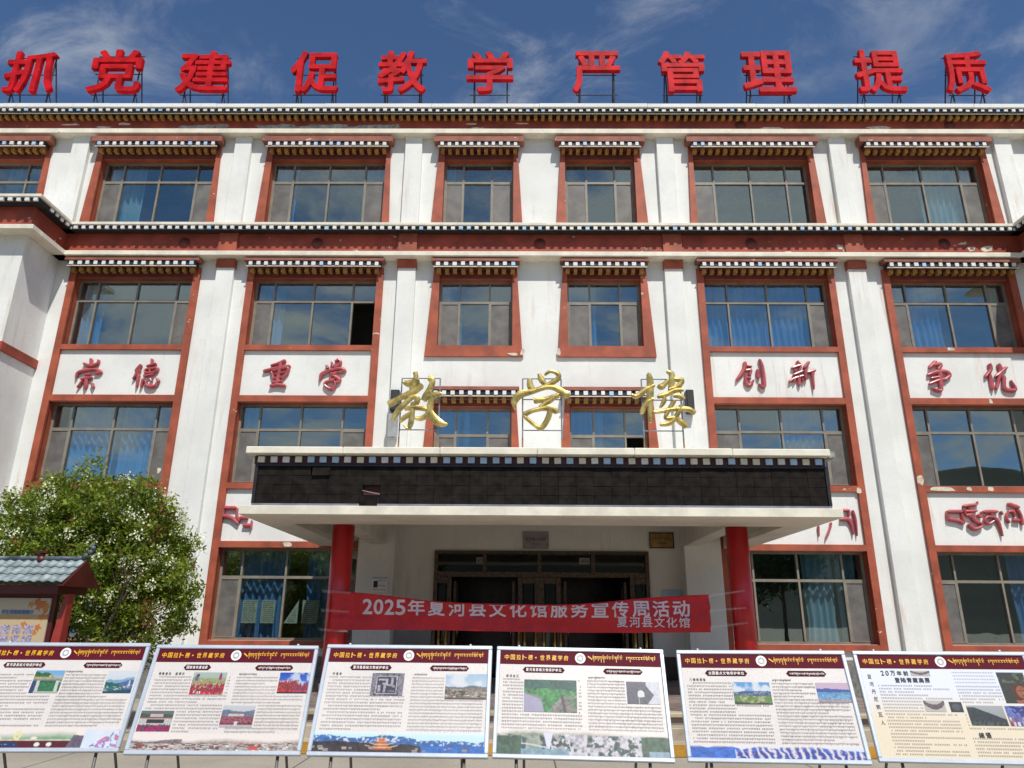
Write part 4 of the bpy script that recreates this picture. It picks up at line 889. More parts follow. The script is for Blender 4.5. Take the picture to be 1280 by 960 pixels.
        sky((.70, .74, .80), (.60, .64, .70)); put(v < ridge(.82, .22, 2, 1), (.20, .25, .36), .5, n3); put((v < .62) & (v > .50) & (np.abs(u-.45) < .24), (.66, .66, .66), .3, n3); put((v < .66) & (v > .62) & (np.abs(u-.45) < .26), (.3, .06, .05)); put(v < .5, (.34, .10, .16), .5, n3); people(.12, .48, [(.36, .02, .10), (.28, .02, .08), (.45, .05, .14)], .024, 240, head=(.4, .25, .2)); put(v < .10, (.60, .60, .64), .2, n3); put((v < .26) & (v > .08) & (np.abs(u-.48) < .05), (.80, .78, .80))
    elif kind == 'carving':
        put(v > -1, (.26, .25, .31), .9, n3); put((u > .10) & (u < .86), (.05, .045, .08), .9, n3); bev = np.maximum(np.abs(u-.47)*1.22, np.abs(v-.48)); put((np.abs(bev-.46) < .03) & (n2 > .46), (.30, .29, .35), .6, n3)
        st = (.48, .47, .54); put(np.abs(bev-.385+.02*(n2-.5)) < .026, st, .7, n3); inn = bev < .32; U = u+.03*(n2-.5); V = v+.05*(n2-.5)
        put(inn & (V > .67) & (V < .75) & (U < .50), st, .6, n3); put(inn & (U > .44) & (U < .51) & (V > .50) & (V < .74), st, .6, n3); put(inn & (np.abs(V-.50+.35*(U-.46)) < .045) & (U > .34), st, .6, n3)
        put(inn & (np.abs(U-.64) < .035) & (V > .40), st, .6, n3); put(inn & (U < .30) & (V < .46), st, .6, n3); put(inn & (np.abs(U-.42) < .035) & (V < .46), st, .6, n3); put(inn & (V < .24) & (U > .52) & (n3 > .4), (.30, .30, .36), .5, n3)
    elif kind == 'town':
        sky((.42, .62, .86), (.80, .88, .94)); cloud(.42, .66, (.88, .92, .96)); put(v < ridge(.46, .12, 2, 2)+.08*u, (.17, .20, .25), .4, n3); put(v < .42, (.30, .24, .19), .6, n3); houses(.08, .40, [(.66, .60, .52), (.55, .42, .34), (.78, .76, .72), (.4, .2, .14)], 110, .030); put((v < .36) & (n2 > .60), (.05, .09, .05)); put(v < .05, (.10, .06, .07))
    elif kind == 'ravine':
        put(v > -1, (.04, .24, .08), 1.0, n3); put(n2 > .52, (.07, .36, .10), .9, n3); put(v > ridge(.74, .12, 3, 1), (.02, .12, .10), .9, n3); put((u < .38-.15*v) & (v < .60-.55*u), (.44, .42, .60), .15, n2); put((np.abs(v-.60+.55*u) < .03) & (u < .34), (.22, .26, .24), .4, n3)
        e_ = np.hypot((u-1.0)/.52, (v+.1)/.62); put((e_ < 1) & (e_ > .86), (.34, .30, .31), .7, n3); put((e_ < .86) & (n2 > .47), (.26, .24, .22), .9, n3); put((np.abs(u-.77+.1*v) < .028) & (v < .55), (.12, .07, .11), .5, n3)
    elif kind == 'cave':
        put(v > -1, (.72, .75, .82), .3, n3); edge = .60+.22*(1-np.abs(v-.42)*2.4)*(v < .85); put(u < edge+.06*(n2-.5), (.07, .075, .13), .8, n3); put((np.hypot((u-.42)/.10, (v-.46)/.16) < 1) | ((np.abs(u-.42) < .10) & (v < .46) & (v > .32)), (.80, .86, .84), .1, n3); put((np.abs(u-.36) < .012) & (v < .32), (.5, .52, .55))
    elif kind == 'meadow':
        sky((.06, .34, .80), (.45, .72, .92)); cloud(.42, .60, (.88, .94, .98)); put(v < ridge(.62, .12, 3, 1), (.02, .08, .30), .5, n3); put((v < .56) & (v > .42) & (n3 > .56), (.34, .40, .50)); put(v < ridge(.36, .08, 2, 3)+.06*u, (.12, .28, .05), .7, n3); put((v < .36) & (n2 > .46) & (u > .15) & (u < .85), (.44, .46, .22), .7, n3); put(v < ridge(.08, .06, 3, 4), (.02, .04, .03))
    elif kind == 'bluehills':
        sky((.72, .50, .66), (.52, .58, .84)); put(v < ridge(.70, .14, 4, 1), (.02, .08, .42), .5, n3); put(v < ridge(.52, .05, 4, 2), (.10, .34, .68), .7, n3); put((v < .4) & (n2 > .52), (.18, .46, .68), .5, n3); put((v < ridge(.16, .1, 4, 6)), (.45, .36, .44), .6, n3)
    elif kind == 'hunter':
        put(v > -1, (.03, .035, .03), .9, n3); put((n > .52) & (v > .66), (.09, .16, .09), .8, n3)
        put(np.hypot((u-.66)/.34, (v-.36)/.30) < 1+.12*(n2-.5), (.08, .02, .012), .9, n3); put(np.hypot((u-.70)/.20, (v-.36)/.20) < 1, (.42, .12, .05), .5, n2); put((np.hypot((u-.80)/.07, (v-.34)/.05) < 1), (.55, .18, .08)); put((np.hypot((u-.66)/.05, (v-.41)/.018) < 1), (.05, .01, .01)); put((np.hypot((u-.78)/.05, (v-.41)/.018) < 1), (.05, .01, .01)); put((np.hypot((u-.74)/.07, (v-.25)/.018) < 1), (.16, .03, .02)); put((v < .14+.05*np.sin(u*9)) & (u > .4), (.45, .12, .05), .5, n3)
    elif kind == 'slope':
        sky((.50, .53, .54), (.34, .38, .40)); put(v < .92-.75*np.maximum(0, u-.2)+.04*(n2-.5), (.03, .045, .06), .8, n3); put((v < .2) & (n3 > .5), (.08, .11, .10), .6, n3)
    elif kind == 'night':
        sky((.02, .02, .20), (.10, .12, .45)); put(fb(7, 3) > .52, (.16, .22, .62), .8, n3); people(.05, .45, [(.10, .12, .40), (.55, .55, .66), (.75, .7, .8), (.4, .03, .1)], .05, 40, head=(.3, .2, .3))
    elif kind in ('bone', 'tooth'):
        bg = (.66, .62, .56) if kind == 'bone' else (.03, .035, .05); put(v > -1, bg, .1, n3); arch = np.abs(v-.42-.9*(u-.5)**2*2+.1*(n2-.5)) < .24-.1*np.abs(u-.5)
        put(arch if kind == 'bone' else (np.hypot(u-.5, v-.5) < .34), (.16, .12, .14) if kind == 'bone' else (.10, .12, .15), .9, n3)
    elif kind.startswith('foot_'):
        k = kind[5:]; fade = (.89, .82, .78); put(v > -1, fade); m3 = fb(60, 8); m2 = fb(24, 5)
        if k == 'gate':
            hill = ridge(.78, .2, 2, 1); kk = np.clip((hill-v)*3, 0, 1)[:, :, None]*(u[:, :, None] < .74); A[:] = A*(1-kk)+np.array((.24, .42, .26))*(.7+.6*m3[:, :, None])*kk
            put((v < .34) & (u < .72), (.11, .014, .025), .3, m3); put((v > .34) & (v < .41) & (u < .73), (.70, .64, .50), .3, m3); put((v < .62-.3*(u-.72)) & (u > .70) & (u < .79) & (u > .70+.05*v), (.16, .13, .18), .5, m3)
            for c in (.10, .17, .53, .60): put(np.hypot((u-c)/.016, (v-.17)/.10) < 1, (.86, .83, .80))
            put((np.abs(u-.35) < .065) & (v < .28) & (v > .06), (.02, .05, .14)); put((np.abs(u-.35) < .05) & (np.abs(v-.16) < .03) & (m3 > .5), (.5, .7, .8)); put((np.abs(np.hypot((u-.40)/.016, (v-.60)/.17)-1) < .35) | ((np.abs(u-.40) < .006) & (v < .48) & (v > .4)), (.85, .78, .35)); put((np.hypot((u-.29)/.02, (v-.47)/.07) < 1) | (np.hypot((u-.50)/.02, (v-.47)/.07) < 1), (.85, .82, .65)); put((v < .62-np.abs(u-.07)*12) & (v > .41), (.85, .80, .72))
            put((u > .79), (.72, .80, .92), .1, m2); put((u > .84) & (v < (u-.82)*5.5) & (m3 > .48), (.26, .24, .55), .9, m2); put((u > .84) & (v < (u-.82)*5.5) & (m3 > .60), (.80, .20, .30))
        elif k == 'monastery':
            kk = np.clip((ridge(.74, .25, 4, 2)-v)*4, 0, 1)[:, :, None]; A[:] = A*(1-kk)+np.array((.40, .33, .29))*(.5+m3[:, :, None])*kk; put((v < ridge(.55, .3, 5, 3)) & (u < .3), (.22, .17, .17), .8, m3)
            put(v < .40, (.50, .44, .40), .5, m3); houses(.02, .42, [(.85, .83, .82), (.62, .52, .48), (.74, .70, .70), (.45, .12, .1)], 240, .012); put((np.abs(u-.735) < .028) & (v < .30) & (v > .06), (.62, .10, .08))
        elif k == 'temple':
            A[:] = np.array((.62, .86, .92))*(.9+.1*v[:, :, None]); rd = ridge(.72, .28, 4, 2)-.12*(u > .6); put(v < rd, (.05, .16, .44), .6, m3); put((v < rd) & (v > rd-.28) & (m3 > .54) & (m2 > .4), (.60, .72, .86)); put(v < ridge(.42, .12, 3, 4)+.35*np.maximum(0, .25-u)-1.2*np.maximum(0, u-.56), (.045, .035, .04), .8, m3)
            for (vc, hw) in ((.20, .085), (.34, .062), (.50, .040), (.62, .024)):
                put((np.abs(v-vc) < .07) & (np.abs(u-.40) < hw*.75), (.50, .12, .04), .7, m3); put((np.abs(v-vc-.055-2.2*np.maximum(0, np.abs(u-.40)-hw*.6)) < .022) & (np.abs(u-.40) < hw*1.15), (.66, .50, .30), .3, m3)
            put((np.abs(u-.40) < .003) & (v < .92) & (v > .6), (.6, .42, .15)); put((v < .35) & (u > .63), (.03, .15, .52), .5, m3); houses(.08, .26, [(.55, .5, .48), (.4, .36, .36)], 14, .012)
        elif k == 'rocks':
            kk = np.clip((ridge(.86, .2, 4, 2)-v)*4, 0, 1)[:, :, None]; A[:] = A*(1-kk)+np.array((.30, .34, .28))*(.4+1.2*m3[:, :, None])*kk; put((v < .74) & (m2 > .47) & (u > .34) & (u < .86), (.50, .48, .54), .9, m3); put((v < .72) & (m2 < .42), (.05, .10, .10), 1., m3); put((v < .66) & (m3 > .60) & (u > .3), (.66, .64, .70)); put((v < .85-.1*u) & (np.abs(u-.30) < .035*v), (.72, .72, .86)); put((v < .20+.05*m2) & (u < .42), (.22, .36, .44), .5, m3); put((np.abs(v-.30-.1*np.sin(u*12)) < .025) & (u < .3), (.55, .65, .72)); put((v < ridge(.7, .1, 3, 9)) & ((u > .84) | (u < .14)), (.06, .12, .08), .9, m3); put((v < .2) & (u > .88), (.28, .40, .50), .4, m3)
        elif k == 'peaks':
            put(v > -1, (.72, .80, .94)); rd = ridge(.80, .35, 9, 2); put(v < rd, (.05, .12, .50), .7, m3); st_ = np.sin(u*150+8*m2+3*v); put((v < rd) & (u > .26) & (st_ > .1), (.44, .42, .60), .6, m3); put((v < rd) & (u > .26) & (st_ > .72), (.80, .74, .78)); put((v < ridge(.5, .3, 9, 5)) & (u > .26) & (st_ < -.3), (.03, .06, .34), .5, m3); put((v < .75) & (u < .26), (.04, .16, .62), .6, m3)
    B2 = A.copy(); B2[1:] = A[1:]*.7+A[:-1]*.3; B2[:, 1:] = B2[:, 1:]*.7+B2[:, :-1]*.3
    return (B2*(.74 if kind.startswith('foot_') else .60)).clip(0, 1)
def picture(mb_parent, name, kind, x0, y0, x1, y1, F, off, res=48, fadeTop=0, sk=0.0):
    w = res; h = max(6, int(res*(y1-y0)/(x1-x0))); A = pic_array(kind, w, h)
    if fadeTop:
        base = np.array((.66, .605, .575)) if kind != 'foot_temple' else np.array((.60, .64, .64)); k = int(h*fadeTop)
        for j in range(k): t = j/k; A[j] = base*(1-t)+A[j]*t
    vs = []; fs = []
    for j in range(h+1):
        for i in range(w+1): vs.append(F(x0+(x1-x0)*i/w, y1-(y1-y0)*j/h, off))
    for j in range(h):
        for i in range(w): fs.append(((j+1)*(w+1)+i, (j+1)*(w+1)+i+1, j*(w+1)+i+1, j*(w+1)+i))
    o = MB().add(vs, fs); ob = sub(o, name, 'photo', mb_parent)
    ca = ob.data.color_attributes.new('print', 'FLOAT_COLOR', 'CORNER')
    c = np.ones((h*w, 4, 4)); c[:, :, :3] = A.reshape(-1, 1, 3); ca.data.foreach_set('color', c.ravel()); return ob
BW, BH = 1.2, .75
# header squiggle: letters hanging from a head line
def tib_line(mb, x0, x1, y, hgt, F, off, seed, m=0, gap=.18):
    r = random.Random(seed); x = x0; t = hgt*.12; last = 0
    def qd(a, b, c, d): mb.add([F(a, c, off), F(b, c, off), F(b, d, off), F(a, d, off)], [(0, 1, 2, 3)], m)
    while x < x1:
        w = hgt*r.uniform(.35, .6); 
        if last > 4 and r.random() < gap*.3: x += w*.35; last = 0; continue
        last += 1
        qd(x, x+w, y+hgt*.42, y+hgt*.42+t); k = r.random()
        qd(x+w*.1, x+w*.1+t, y+hgt*r.uniform(-.1, .15), y+hgt*.42)
        if k < .45: qd(x+w*.6, x+w*.6+t, y-hgt*r.uniform(.1, .8), y+hgt*.42)
        if k > .35: qd(x+w*.1, x+w*.75, y+hgt*.02, y+hgt*.02+t)
        if r.random() < .35: mb.add([F(x+w*.1, y+hgt*.66, off), F(x+w*.35, y+hgt*.62, off), F(x+w*.75, y+hgt*.85, off), F(x+w*.6, y+hgt*.90, off)], [(0, 1, 2, 3)], m)
        x += w*1.12
def board(idx, cx, cy, cz, yaw, tilt, roll, label, pill, pillw, title, pics, foot, special=None):
    yaw, tilt, roll = R(yaw), R(tilt), R(roll)
    a = Vector((math.cos(yaw), math.sin(yaw), 0)); n = Vector((-math.sin(yaw), math.cos(yaw), 0)); up = Vector((0, 0, 1))*math.cos(tilt)+n*math.sin(tilt)
    a2 = a*math.cos(roll)+up*math.sin(roll); u2 = up*math.cos(roll)-a*math.sin(roll); nn = a2.cross(u2)   # nn points to the viewer
    c = Vector((cx, cy, cz))
    F = lambda x, y, d: tuple(c+a2*(x-BW/2)+u2*(y-BH/2)+nn*d)
    t = thing('display_board', (cx, cy+.1, 0), label, 'display board', 'display boards in a row on easels')
    FB = lambda x, y, z: Vector(F(x, y, z))
    # rebuild boxes in board space: x across, y depth (towards viewer), z up the board
    TT = lambda x, y, z: Vector(F(x, z, -y))
    e = .028; mb = MB()
    mb.box(0, BW, -.012, .02, 0, e); mb.box(0, BW, -.012, .02, BH-e, BH); mb.box(0, e, -.012, .02, e, BH-e); mb.box(BW-e, BW, -.012, .02, e, BH-e)
    mb.build('frame', 'alu', t, T=TT, bev=.005)
    mb = MB(); mb.box(e, BW-e, 0, .012, e, BH-e); pan = mb.build('panel', 'printpaper', t, T=TT)
    hy0, hy1 = BH-.125, BH-e
    mb = MB(); mb.box(e, BW-e, -.0015, .0, hy0, hy1); sub(mb, 'header_strip', 'headmar', pan, T=TT)
    mb = MB(); off = .0035
    x = .055
    for chh in '中国拉卜楞·世界藏学府':
        if chh == '·':
            mb.add([F(x+.016+.006*math.cos(k*math.pi/4), hy0+.048+.006*math.sin(k*math.pi/4), off) for k in range(8)], [tuple(range(8))]); x += .0425; continue
        add_text(mb, chh, x+.004, x+.036, hy0+.030, hy0+.068, lambda u, v: F(u, v, off), .02); x += .0425
    tib_line(mb, .69, .90, hy0+.048, .034, F, off, 31, gap=.05); tib_line(mb, .93, 1.13, hy0+.048, .034, F, off, 57, gap=.05)
    mb.add([F(.655, hy0+.062, off), F(.685, hy0+.040, off), F(.69, hy0+.046, off), F(.66, hy0+.07, off)], [(0, 1, 2, 3)])
    sub(mb, 'header_lettering', 'headgold', pan)
    def disc(mbx, x, y, r0, r1, o, m=0, n=28):
        mbx.add([F(x+r*math.cos(2*math.pi*k/n), y+r*math.sin(2*math.pi*k/n), o) for r in (r0, r1) for k in range(n)], [(k, (k+1) % n, n+(k+1) % n, n+k) for k in range(n)], m)
    mb = MB(); ex, ey = .602, hy0+.050; disc(mb, ex, ey, .0001, .0375, .0032)
    em = sub(mb, 'emblem', 'printwhite', pan)
    mb = MB(); disc(mb, ex, ey, .0225, .0245, .0040); disc(mb, ex, ey, .0135, .0205, .0040)
    for k in range(12): tt = k*math.pi/6; mb.add([F(ex+.022*math.cos(tt-.05), ey+.022*math.sin(tt-.05), .0042), F(ex+.030*math.cos(tt), ey+.030*math.sin(tt), .0042), F(ex+.022*math.cos(tt+.05), ey+.022*math.sin(tt+.05), .0042)], [(0, 1, 2)])
    sub(mb, 'emblem_ring', 'galv', em)
    bodyA = MB()
    def pillshape(mbx, x0, x1, y0, y1, o):
        h = (y1-y0)/2; mbx.add([F(x0, y0+h, o), F(x0+h*.9, y0, o), F(x1-h*.9, y0, o), F(x1, y0+h, o), F(x1-h*.9, y1, o), F(x0+h*.9, y1, o)], [(0, 1, 2, 3, 4, 5)])
    rects = []
    if not special:
        mb = MB(); pc = .34; pillshape(mb, pc-pillw/2, pc+pillw/2, hy0-.058, hy0-.018, .0012); sub(mb, 'title_pill', 'pillmar', pan); mb = MB(); pillshape(mb, .76, 1.04, hy0-.058, hy0-.018, .0012); sub(mb, 'title_pill', 'pillmar', pan)
        mb = MB(); nch = len(pill); w = (pillw-.045)/nch; x = pc-pillw/2+.022
        for chh in pill: add_text(mb, chh, x+w*.08, x+w*.92, hy0-.049, hy0-.027, lambda u, v: F(u, v, off), .015); x += w
        sub(mb, 'title_lettering', 'printwhite', pan); mb = MB(); tib_line(mb, .785, 1.02, hy0-.043, .016, F, off, 11+idx, gap=0.05); sub(mb, 'title_lettering', 'printwhite', pan)
        mb = MB(); x = .075
        for chh in title: 
            if chh != ' ': add_text(mb, chh, x, x+.017, hy0-.092, hy0-.074, lambda u, v: F(u, v, off), .01)
            x += .024
        sub(mb, 'subtitle_lettering', 'ink', pan); mb = MB(); tib_line(mb, .655, .655+.09+.02*(idx % 3), hy0-.088, .014, F, off, 5+idx, gap=.02)
        sub(mb, 'subtitle_lettering', 'ink', pan)
        fh = foot[1]
        picture(pan, 'footer_picture', 'foot_'+foot[0], e, e, BW-e, e+fh, F, .0014, 320, fadeTop=.22)
        ytop, ybot = hy0-.112, e+fh*.86+.01
    else: ytop, ybot = hy0-.03, e+.03
    for (px0, py0, px1, py1, kind) in pics:       # fractions of the board from its top-left corner
        X0, X1, Y0, Y1 = px0*BW, px1*BW, BH-py1*BH, BH-py0*BH; rects.append((X0-.012, X1+.012, Y0-.008, Y1+.008))
        picture(pan, 'picture', kind, X0, Y0, X1, Y1, F, .0026, 90)
    r = random.Random(100+idx); rh = .0212; y = ytop; mb = MB(); mt_ = MB(); row = 0
    def qd(a, b, c_, d_, m=0): mb.add([F(a, c_, off*.7), F(b, c_, off*.7), F(b, d_, off*.7), F(a, d_, off*.7)], [(0, 1, 2, 3)], m)
    blank = {r.randrange(6, 20), r.randrange(6, 20)}
    while y > ybot and not special:
        hz = .0095
        stop = .60 if r.random() > .16 else r.uniform(.25, .5); x = .055 if r.random() > .2 else .085
        while x < stop:
            if r.random() < .05: x += .012; continue
            if not any(a < x < b and c_ < y < d_ for a, b, c_, d_ in rects):
                w = .0085; k = r.random()
                qd(x, x+w, y+hz*.75, y+hz*.92); qd(x+w*.4, x+w*.58, y, y+hz)
                if k < .6: qd(x, x+w, y+hz*.1, y+hz*.26)
                if k > .4: qd(x+w*.05, x+w*.2, y+hz*.2, y+hz*.8)
            x += .0112
        if not any(c_ < y < d_ and False for a, b, c_, d_ in rects):
            x0_ = .645; 
            segs = [(x0_, 1.145)]
            for (a, b, c_, d_) in rects:
                if c_ < y < d_:
                    ns = []
                    for (s0, s1) in segs:
                        if b < s0 or a > s1: ns.append((s0, s1))
                        else:
                            if a-s0 > .04: ns.append((s0, a))
                            if s1-b > .04: ns.append((b, s1))
                    segs = ns
            for (s0, s1) in segs: tib_line(mt_, s0, s1 if r.random() > .15 else s0+(s1-s0)*.7, y+.001, .0125, F, off*.7, idx*1000+row, gap=.12)
        y -= rh*1.02; row += 1
    if special: special(mb, pan, F, rects, r)
    sub(mb, 'body_text', 'inkgrey', pan)
    if mt_.v: sub(mt_, 'body_text', 'inktib', pan)
    # easel legs, nubs
    mb = MB(); tops = []
    for sx in (.16, BW-.16):
        top = Vector(F(sx, BH+.012, -.03)); bot = Vector(F(sx, 0, -.03)); ft = Vector((bot.x-(.0), bot.y-.10, 0)); 
        m1 = MB(); m1.bar(top, bot, .011, 8); m1.bar(bot, ft, .011, 8); m1.build('leg', 'leg', t)
        m1 = MB(); rb = Vector(F(sx+(.045 if sx < .5 else -.045), BH*.55, -.035)); m1.bar(rb, (rb.x, rb.y+.55, 0), .010, 8); m1.build('rear_leg', 'leg', t)
        m1 = MB(); m1.bar(Vector(F(sx, BH+.002, -.012)), Vector(F(sx, BH+.016, -.012)), .009, 8); m1.build('clip', 'alu', t)
    mb = MB(); mb.bar(F(.14, BH*.3, -.03), F(BW-.14, BH*.3, -.03), .009, 8); mb.build('cross_bar', 'leg', t)
    return F, pan, t
board(1, -3.80, 5.62, 1.087, 3.5, 21.5, 0, 'display board with a gateway photo, leftmost and cut by the picture edge', '夏河县县级文物保护单位', .30, '', [(.37, .27, .54, .48, 'gate'), (.80, .27, .965, .48, 'valley')], ('gate', .135))
board(2, -2.534, 5.617, 1.079, 1.2, 21.8, 0, 'display board with four photos of red clad crowds, second from the left', '国家级非遗名录', .20, '佛教音乐 道得尔', [(.275, .265, .475, .47, 'crowd_field'), (.795, .262, .975, .455, 'crowd_sky'), (.03, .62, .22, .80, 'procession'), (.50, .57, .69, .76, 'monks')], ('monastery', .11))
board(3, -1.239, 5.448, 1.099, -1.3, 24.5, -.1, 'display board with a dark square carving photo and a temple along the bottom', '夏河县县级文物保护单位', .30, '作海寺', [(.30, .27, .49, .475, 'carving'), (.735, .27, .975, .50, 'town')], ('temple', .13))
board(4, -.012, 5.468, 1.087, -1.5, 24.0, -.7, 'display board with a large green ravine photo and rocks along the bottom', '夏河县县级文物保护单位', .30, '杨沃古江', [(.17, .31, .475, .60, 'ravine'), (.765, .31, .955, .51, 'cave')], ('rocks', .175))
board(5, 1.307, 5.563, 1.069, -5.2, 20.8, .4, 'display board with a meadow photo and blue peaks along the bottom', '全国重点文物保护单位', .30, '八角城城址', [(.31, .30, .525, .50, 'meadow'), (.79, .30, .985, .475, 'bluehills')], ('peaks', .085))
def special6(mb, pan, F, rects, r):
    o = .0035
    m = MB(); vs = []; fs = []
    # background tint: white above, cream below
    n = 24
    for j in range(n+1):
        for i in (0, 1): vs.append(F(.028+(BW-.056)*i, BH-.126-(BH-.126-.029)*j/n, .0008))
    ob = sub(MB().add(vs, [(2*j+2, 2*j+3, 2*j+1, 2*j) for j in range(n)]), 'background_print', 'photo', pan)
    ca = ob.data.color_attributes.new('print', 'FLOAT_COLOR', 'CORNER'); c = np.ones((n, 4, 4))
    for j in range(n): t = min(1, max(0, (j/n-.2)/.35)); c[j, :, :3] = np.array((.62, .66, .76))*(1-t)+np.array((.66, .585, .45))*t
    ca.data.foreach_set('color', c.ravel())
    T1 = MB(); hy = BH-.125
    x = .165
    def done():
        nonlocal T1
        sub(T1, 'title_lettering', 'ink', pan); T1 = MB()
    for ch in '20万年前': w = .022 if ch in '20' else .034; add_text(T1, ch, x, x+w, hy-.05, hy-.016, lambda u, v: F(u, v, o), .01); x += w+.011
    done(); x = .25
    for ch in '登陆青藏高原': add_text(T1, ch, x, x+.034, hy-.098, hy-.064, lambda u, v: F(u, v, o), .02); x += .041
    done()
    for k, ch in enumerate('夏河丹尼索瓦人'): add_text(T1, ch, .066+k*.002, .094+k*.002, hy-.075-k*.052, hy-.045-k*.052, lambda u, v: F(u, v, o))
    done()
    for k, ch in enumerate('结语'): add_text(T1, ch, .70+k*.045, .735+k*.045, .165, .20, lambda u, v: F(u, v, o), .03)
    sub(T1, 'title_lettering', 'ink', pan)
    Y = hy-.125
    for k in range(22):
        y = Y-k*.0215
        if y < .045: break
        for (xa, xb) in ((.125, .60), (.655, 1.14)):
            if xa > .6 and y < .215 and y > .16: continue
            x = xa; stop = xb if r.random() > .2 else xa+(xb-xa)*r.uniform(.4, .8)
            while x < stop:
                if r.random() > .06 and not any(a < x < b and c_ < y < d_ for a, b, c_, d_ in rects):
                    for (p, q_, s, u_) in ((0, .008, .0072, .0085), (.0035, .005, 0, .009), (0, .008, .001, .0022)): mb.add([F(x+p, y+s, o), F(x+q_, y+s, o), F(x+q_, y+u_, o), F(x+p, y+u_, o)], [(0, 1, 2, 3)])
                x += .0112
    for k in range(4):
        y = hy-.03-k*.023; x = .655
        while x < .93:
            for (p, q_, s, u_) in ((0, .008, .0072, .0085), (.0035, .005, 0, .009)): mb.add([F(x+p, y+s, o), F(x+q_, y+s, o), F(x+q_, y+u_, o), F(x+p, y+u_, o)], [(0, 1, 2, 3)])
            x += .0112
board(6, 2.62, 5.60, 1.070, -6.4, 20.6, .3, 'display board with a dark portrait and blue-white top, rightmost, cut by the picture edge', '', .3, '', [(.31, .185, .42, .235, 'bone'), (.335, .46, .45, .56, 'bone'), (.475, .47, .545, .56, 'tooth'), (.795, .195, .945, .475, 'hunter'), (.565, .50, .765, .675, 'slope'), (.775, .50, .965, .675, 'night')], None, special6)

# ------------------------------------------------------------------ notice kiosk with a little tiled roof
ki = thing('notice_kiosk', (-6.9, 8.6, .294), 'red wooden notice kiosk with a small blue-grey tiled roof, left edge', 'notice board')
KX1 = -5.45; KX0 = -8.3
ez, rz, ey, ry = 1.985, 2.245, 8.25, 8.62        # eave and ridge
ncol, nrow = 28, 3; tw = (KX1-.02-KX0)/ncol
L = math.hypot(rz-ez, ry-ey); sl = Vector((0, (ry-ey)/L, (rz-ez)/L)); nrm = Vector((0, -sl.z, sl.y)); proto = None
for side in (0, 1):
    for j in range(nrow):
        for i in range(ncol):
            if proto is None:
                mb = MB(); vs = []; n = 6; hl = L/nrow*1.12
                for q_ in (0, 1):
                    for s in (0, 1):
                        for k in range(n+1):
                            u = k/n; h = .018*(.5-.5*math.cos(2*math.pi*u))+(.016 if s == 0 else .002)
                            vs.append(Vector(((u-.5)*tw*1.0, 0, 0))+sl*(s*hl)+nrm*(h-q_*.008))
                m_ = 2*(n+1)
                fs = [(k, k+1, n+1+k+1, n+1+k) for k in range(n)]+[(m_+n+1+k, m_+n+1+k+1, m_+k+1, m_+k) for k in range(n)]+[(m_+k, m_+k+1, k+1, k) for k in range(n)]
                mb.add(vs, fs, 0, True); o = proto = mb.build('roof_tile', 'tile', None)
            else: o = proto.copy(); COL.objects.link(o)
            o.parent = ki; pos = Vector((KX0+(i+.5)*tw, ey, ez))+sl*(j*L/nrow)
            if side: pos.y = 2*ry-pos.y; o.scale = (1, -1, 1)
            o.location = pos-Vector(BASE[ki.name])
mb = MB()                                        # ridge with upturned end
pts = [(x, rz+.03) for x in np.linspace(KX0, KX1-.12, 8)]+[(KX1-.05, rz+.045), (KX1+.01, rz+.085), (KX1+.045, rz+.135), (KX1+.05, rz+.175)]
for a, b in zip(pts, pts[1:]): mb.bar((a[0], ry, a[1]), (b[0], ry, b[1]), .028, 10, 0, .028 if b[0] < KX1-.1 else .022)
mb.bar((KX1+.05, ry, rz+.175), (KX1+.02, ry, rz+.19), .02, 10, 0, .008)
mb.build('ridge', 'tileridge', ki)
mb = MB()
for x in (KX1-.045, KX0+.02):                    # gable boards
    mb.add([(x, ey-.01, ez-.03), (x, 2*ry-ey+.01, ez-.03), (x, ry, rz+.005), (x+.05, ey-.01, ez-.03), (x+.05, 2*ry-ey+.01, ez-.03), (x+.05, ry, rz+.005)], [(0, 2, 1), (3, 4, 5), (0, 3, 5, 2), (1, 2, 5, 4), (0, 1, 4, 3)])
build_each(mb, 'gable', 'darkred', ki)
mb = MB(); mb.box(KX0, KX1-.10, 8.34, 8.9, ez-.11, ez-.015); mb.build('eave_beam', 'darkred', ki)
for x in (KX1-.13, KX0+.15):
    mb = MB(); mb.add([(x+.045, 8.46, ez-.11), (x+.095, 8.46, ez-.11), (x+.095, 8.56, ez-.11), (x+.045, 8.56, ez-.11), (x-.12, 8.41, .294), (x+.078, 8.41, .294), (x+.078, 8.595, .294), (x-.12, 8.595, .294)], [(0, 1, 2, 3), (7, 6, 5, 4), (0, 4, 5, 1), (1, 5, 6, 2), (2, 6, 7, 3), (3, 7, 4, 0)]); mb.build('post', 'postred', ki)
kx1 = KX1-.24
mb = MB(); mb.box(KX0+.25, KX1-.19, 8.50, 8.56, .5, ez-.111); mb.build('back_board', 'darkred', ki)
mb = MB(); mb.box(KX0+.32, kx1, 8.485, 8.499, .6, 1.83); pan = mb.build('poster', 'printpaper', ki)
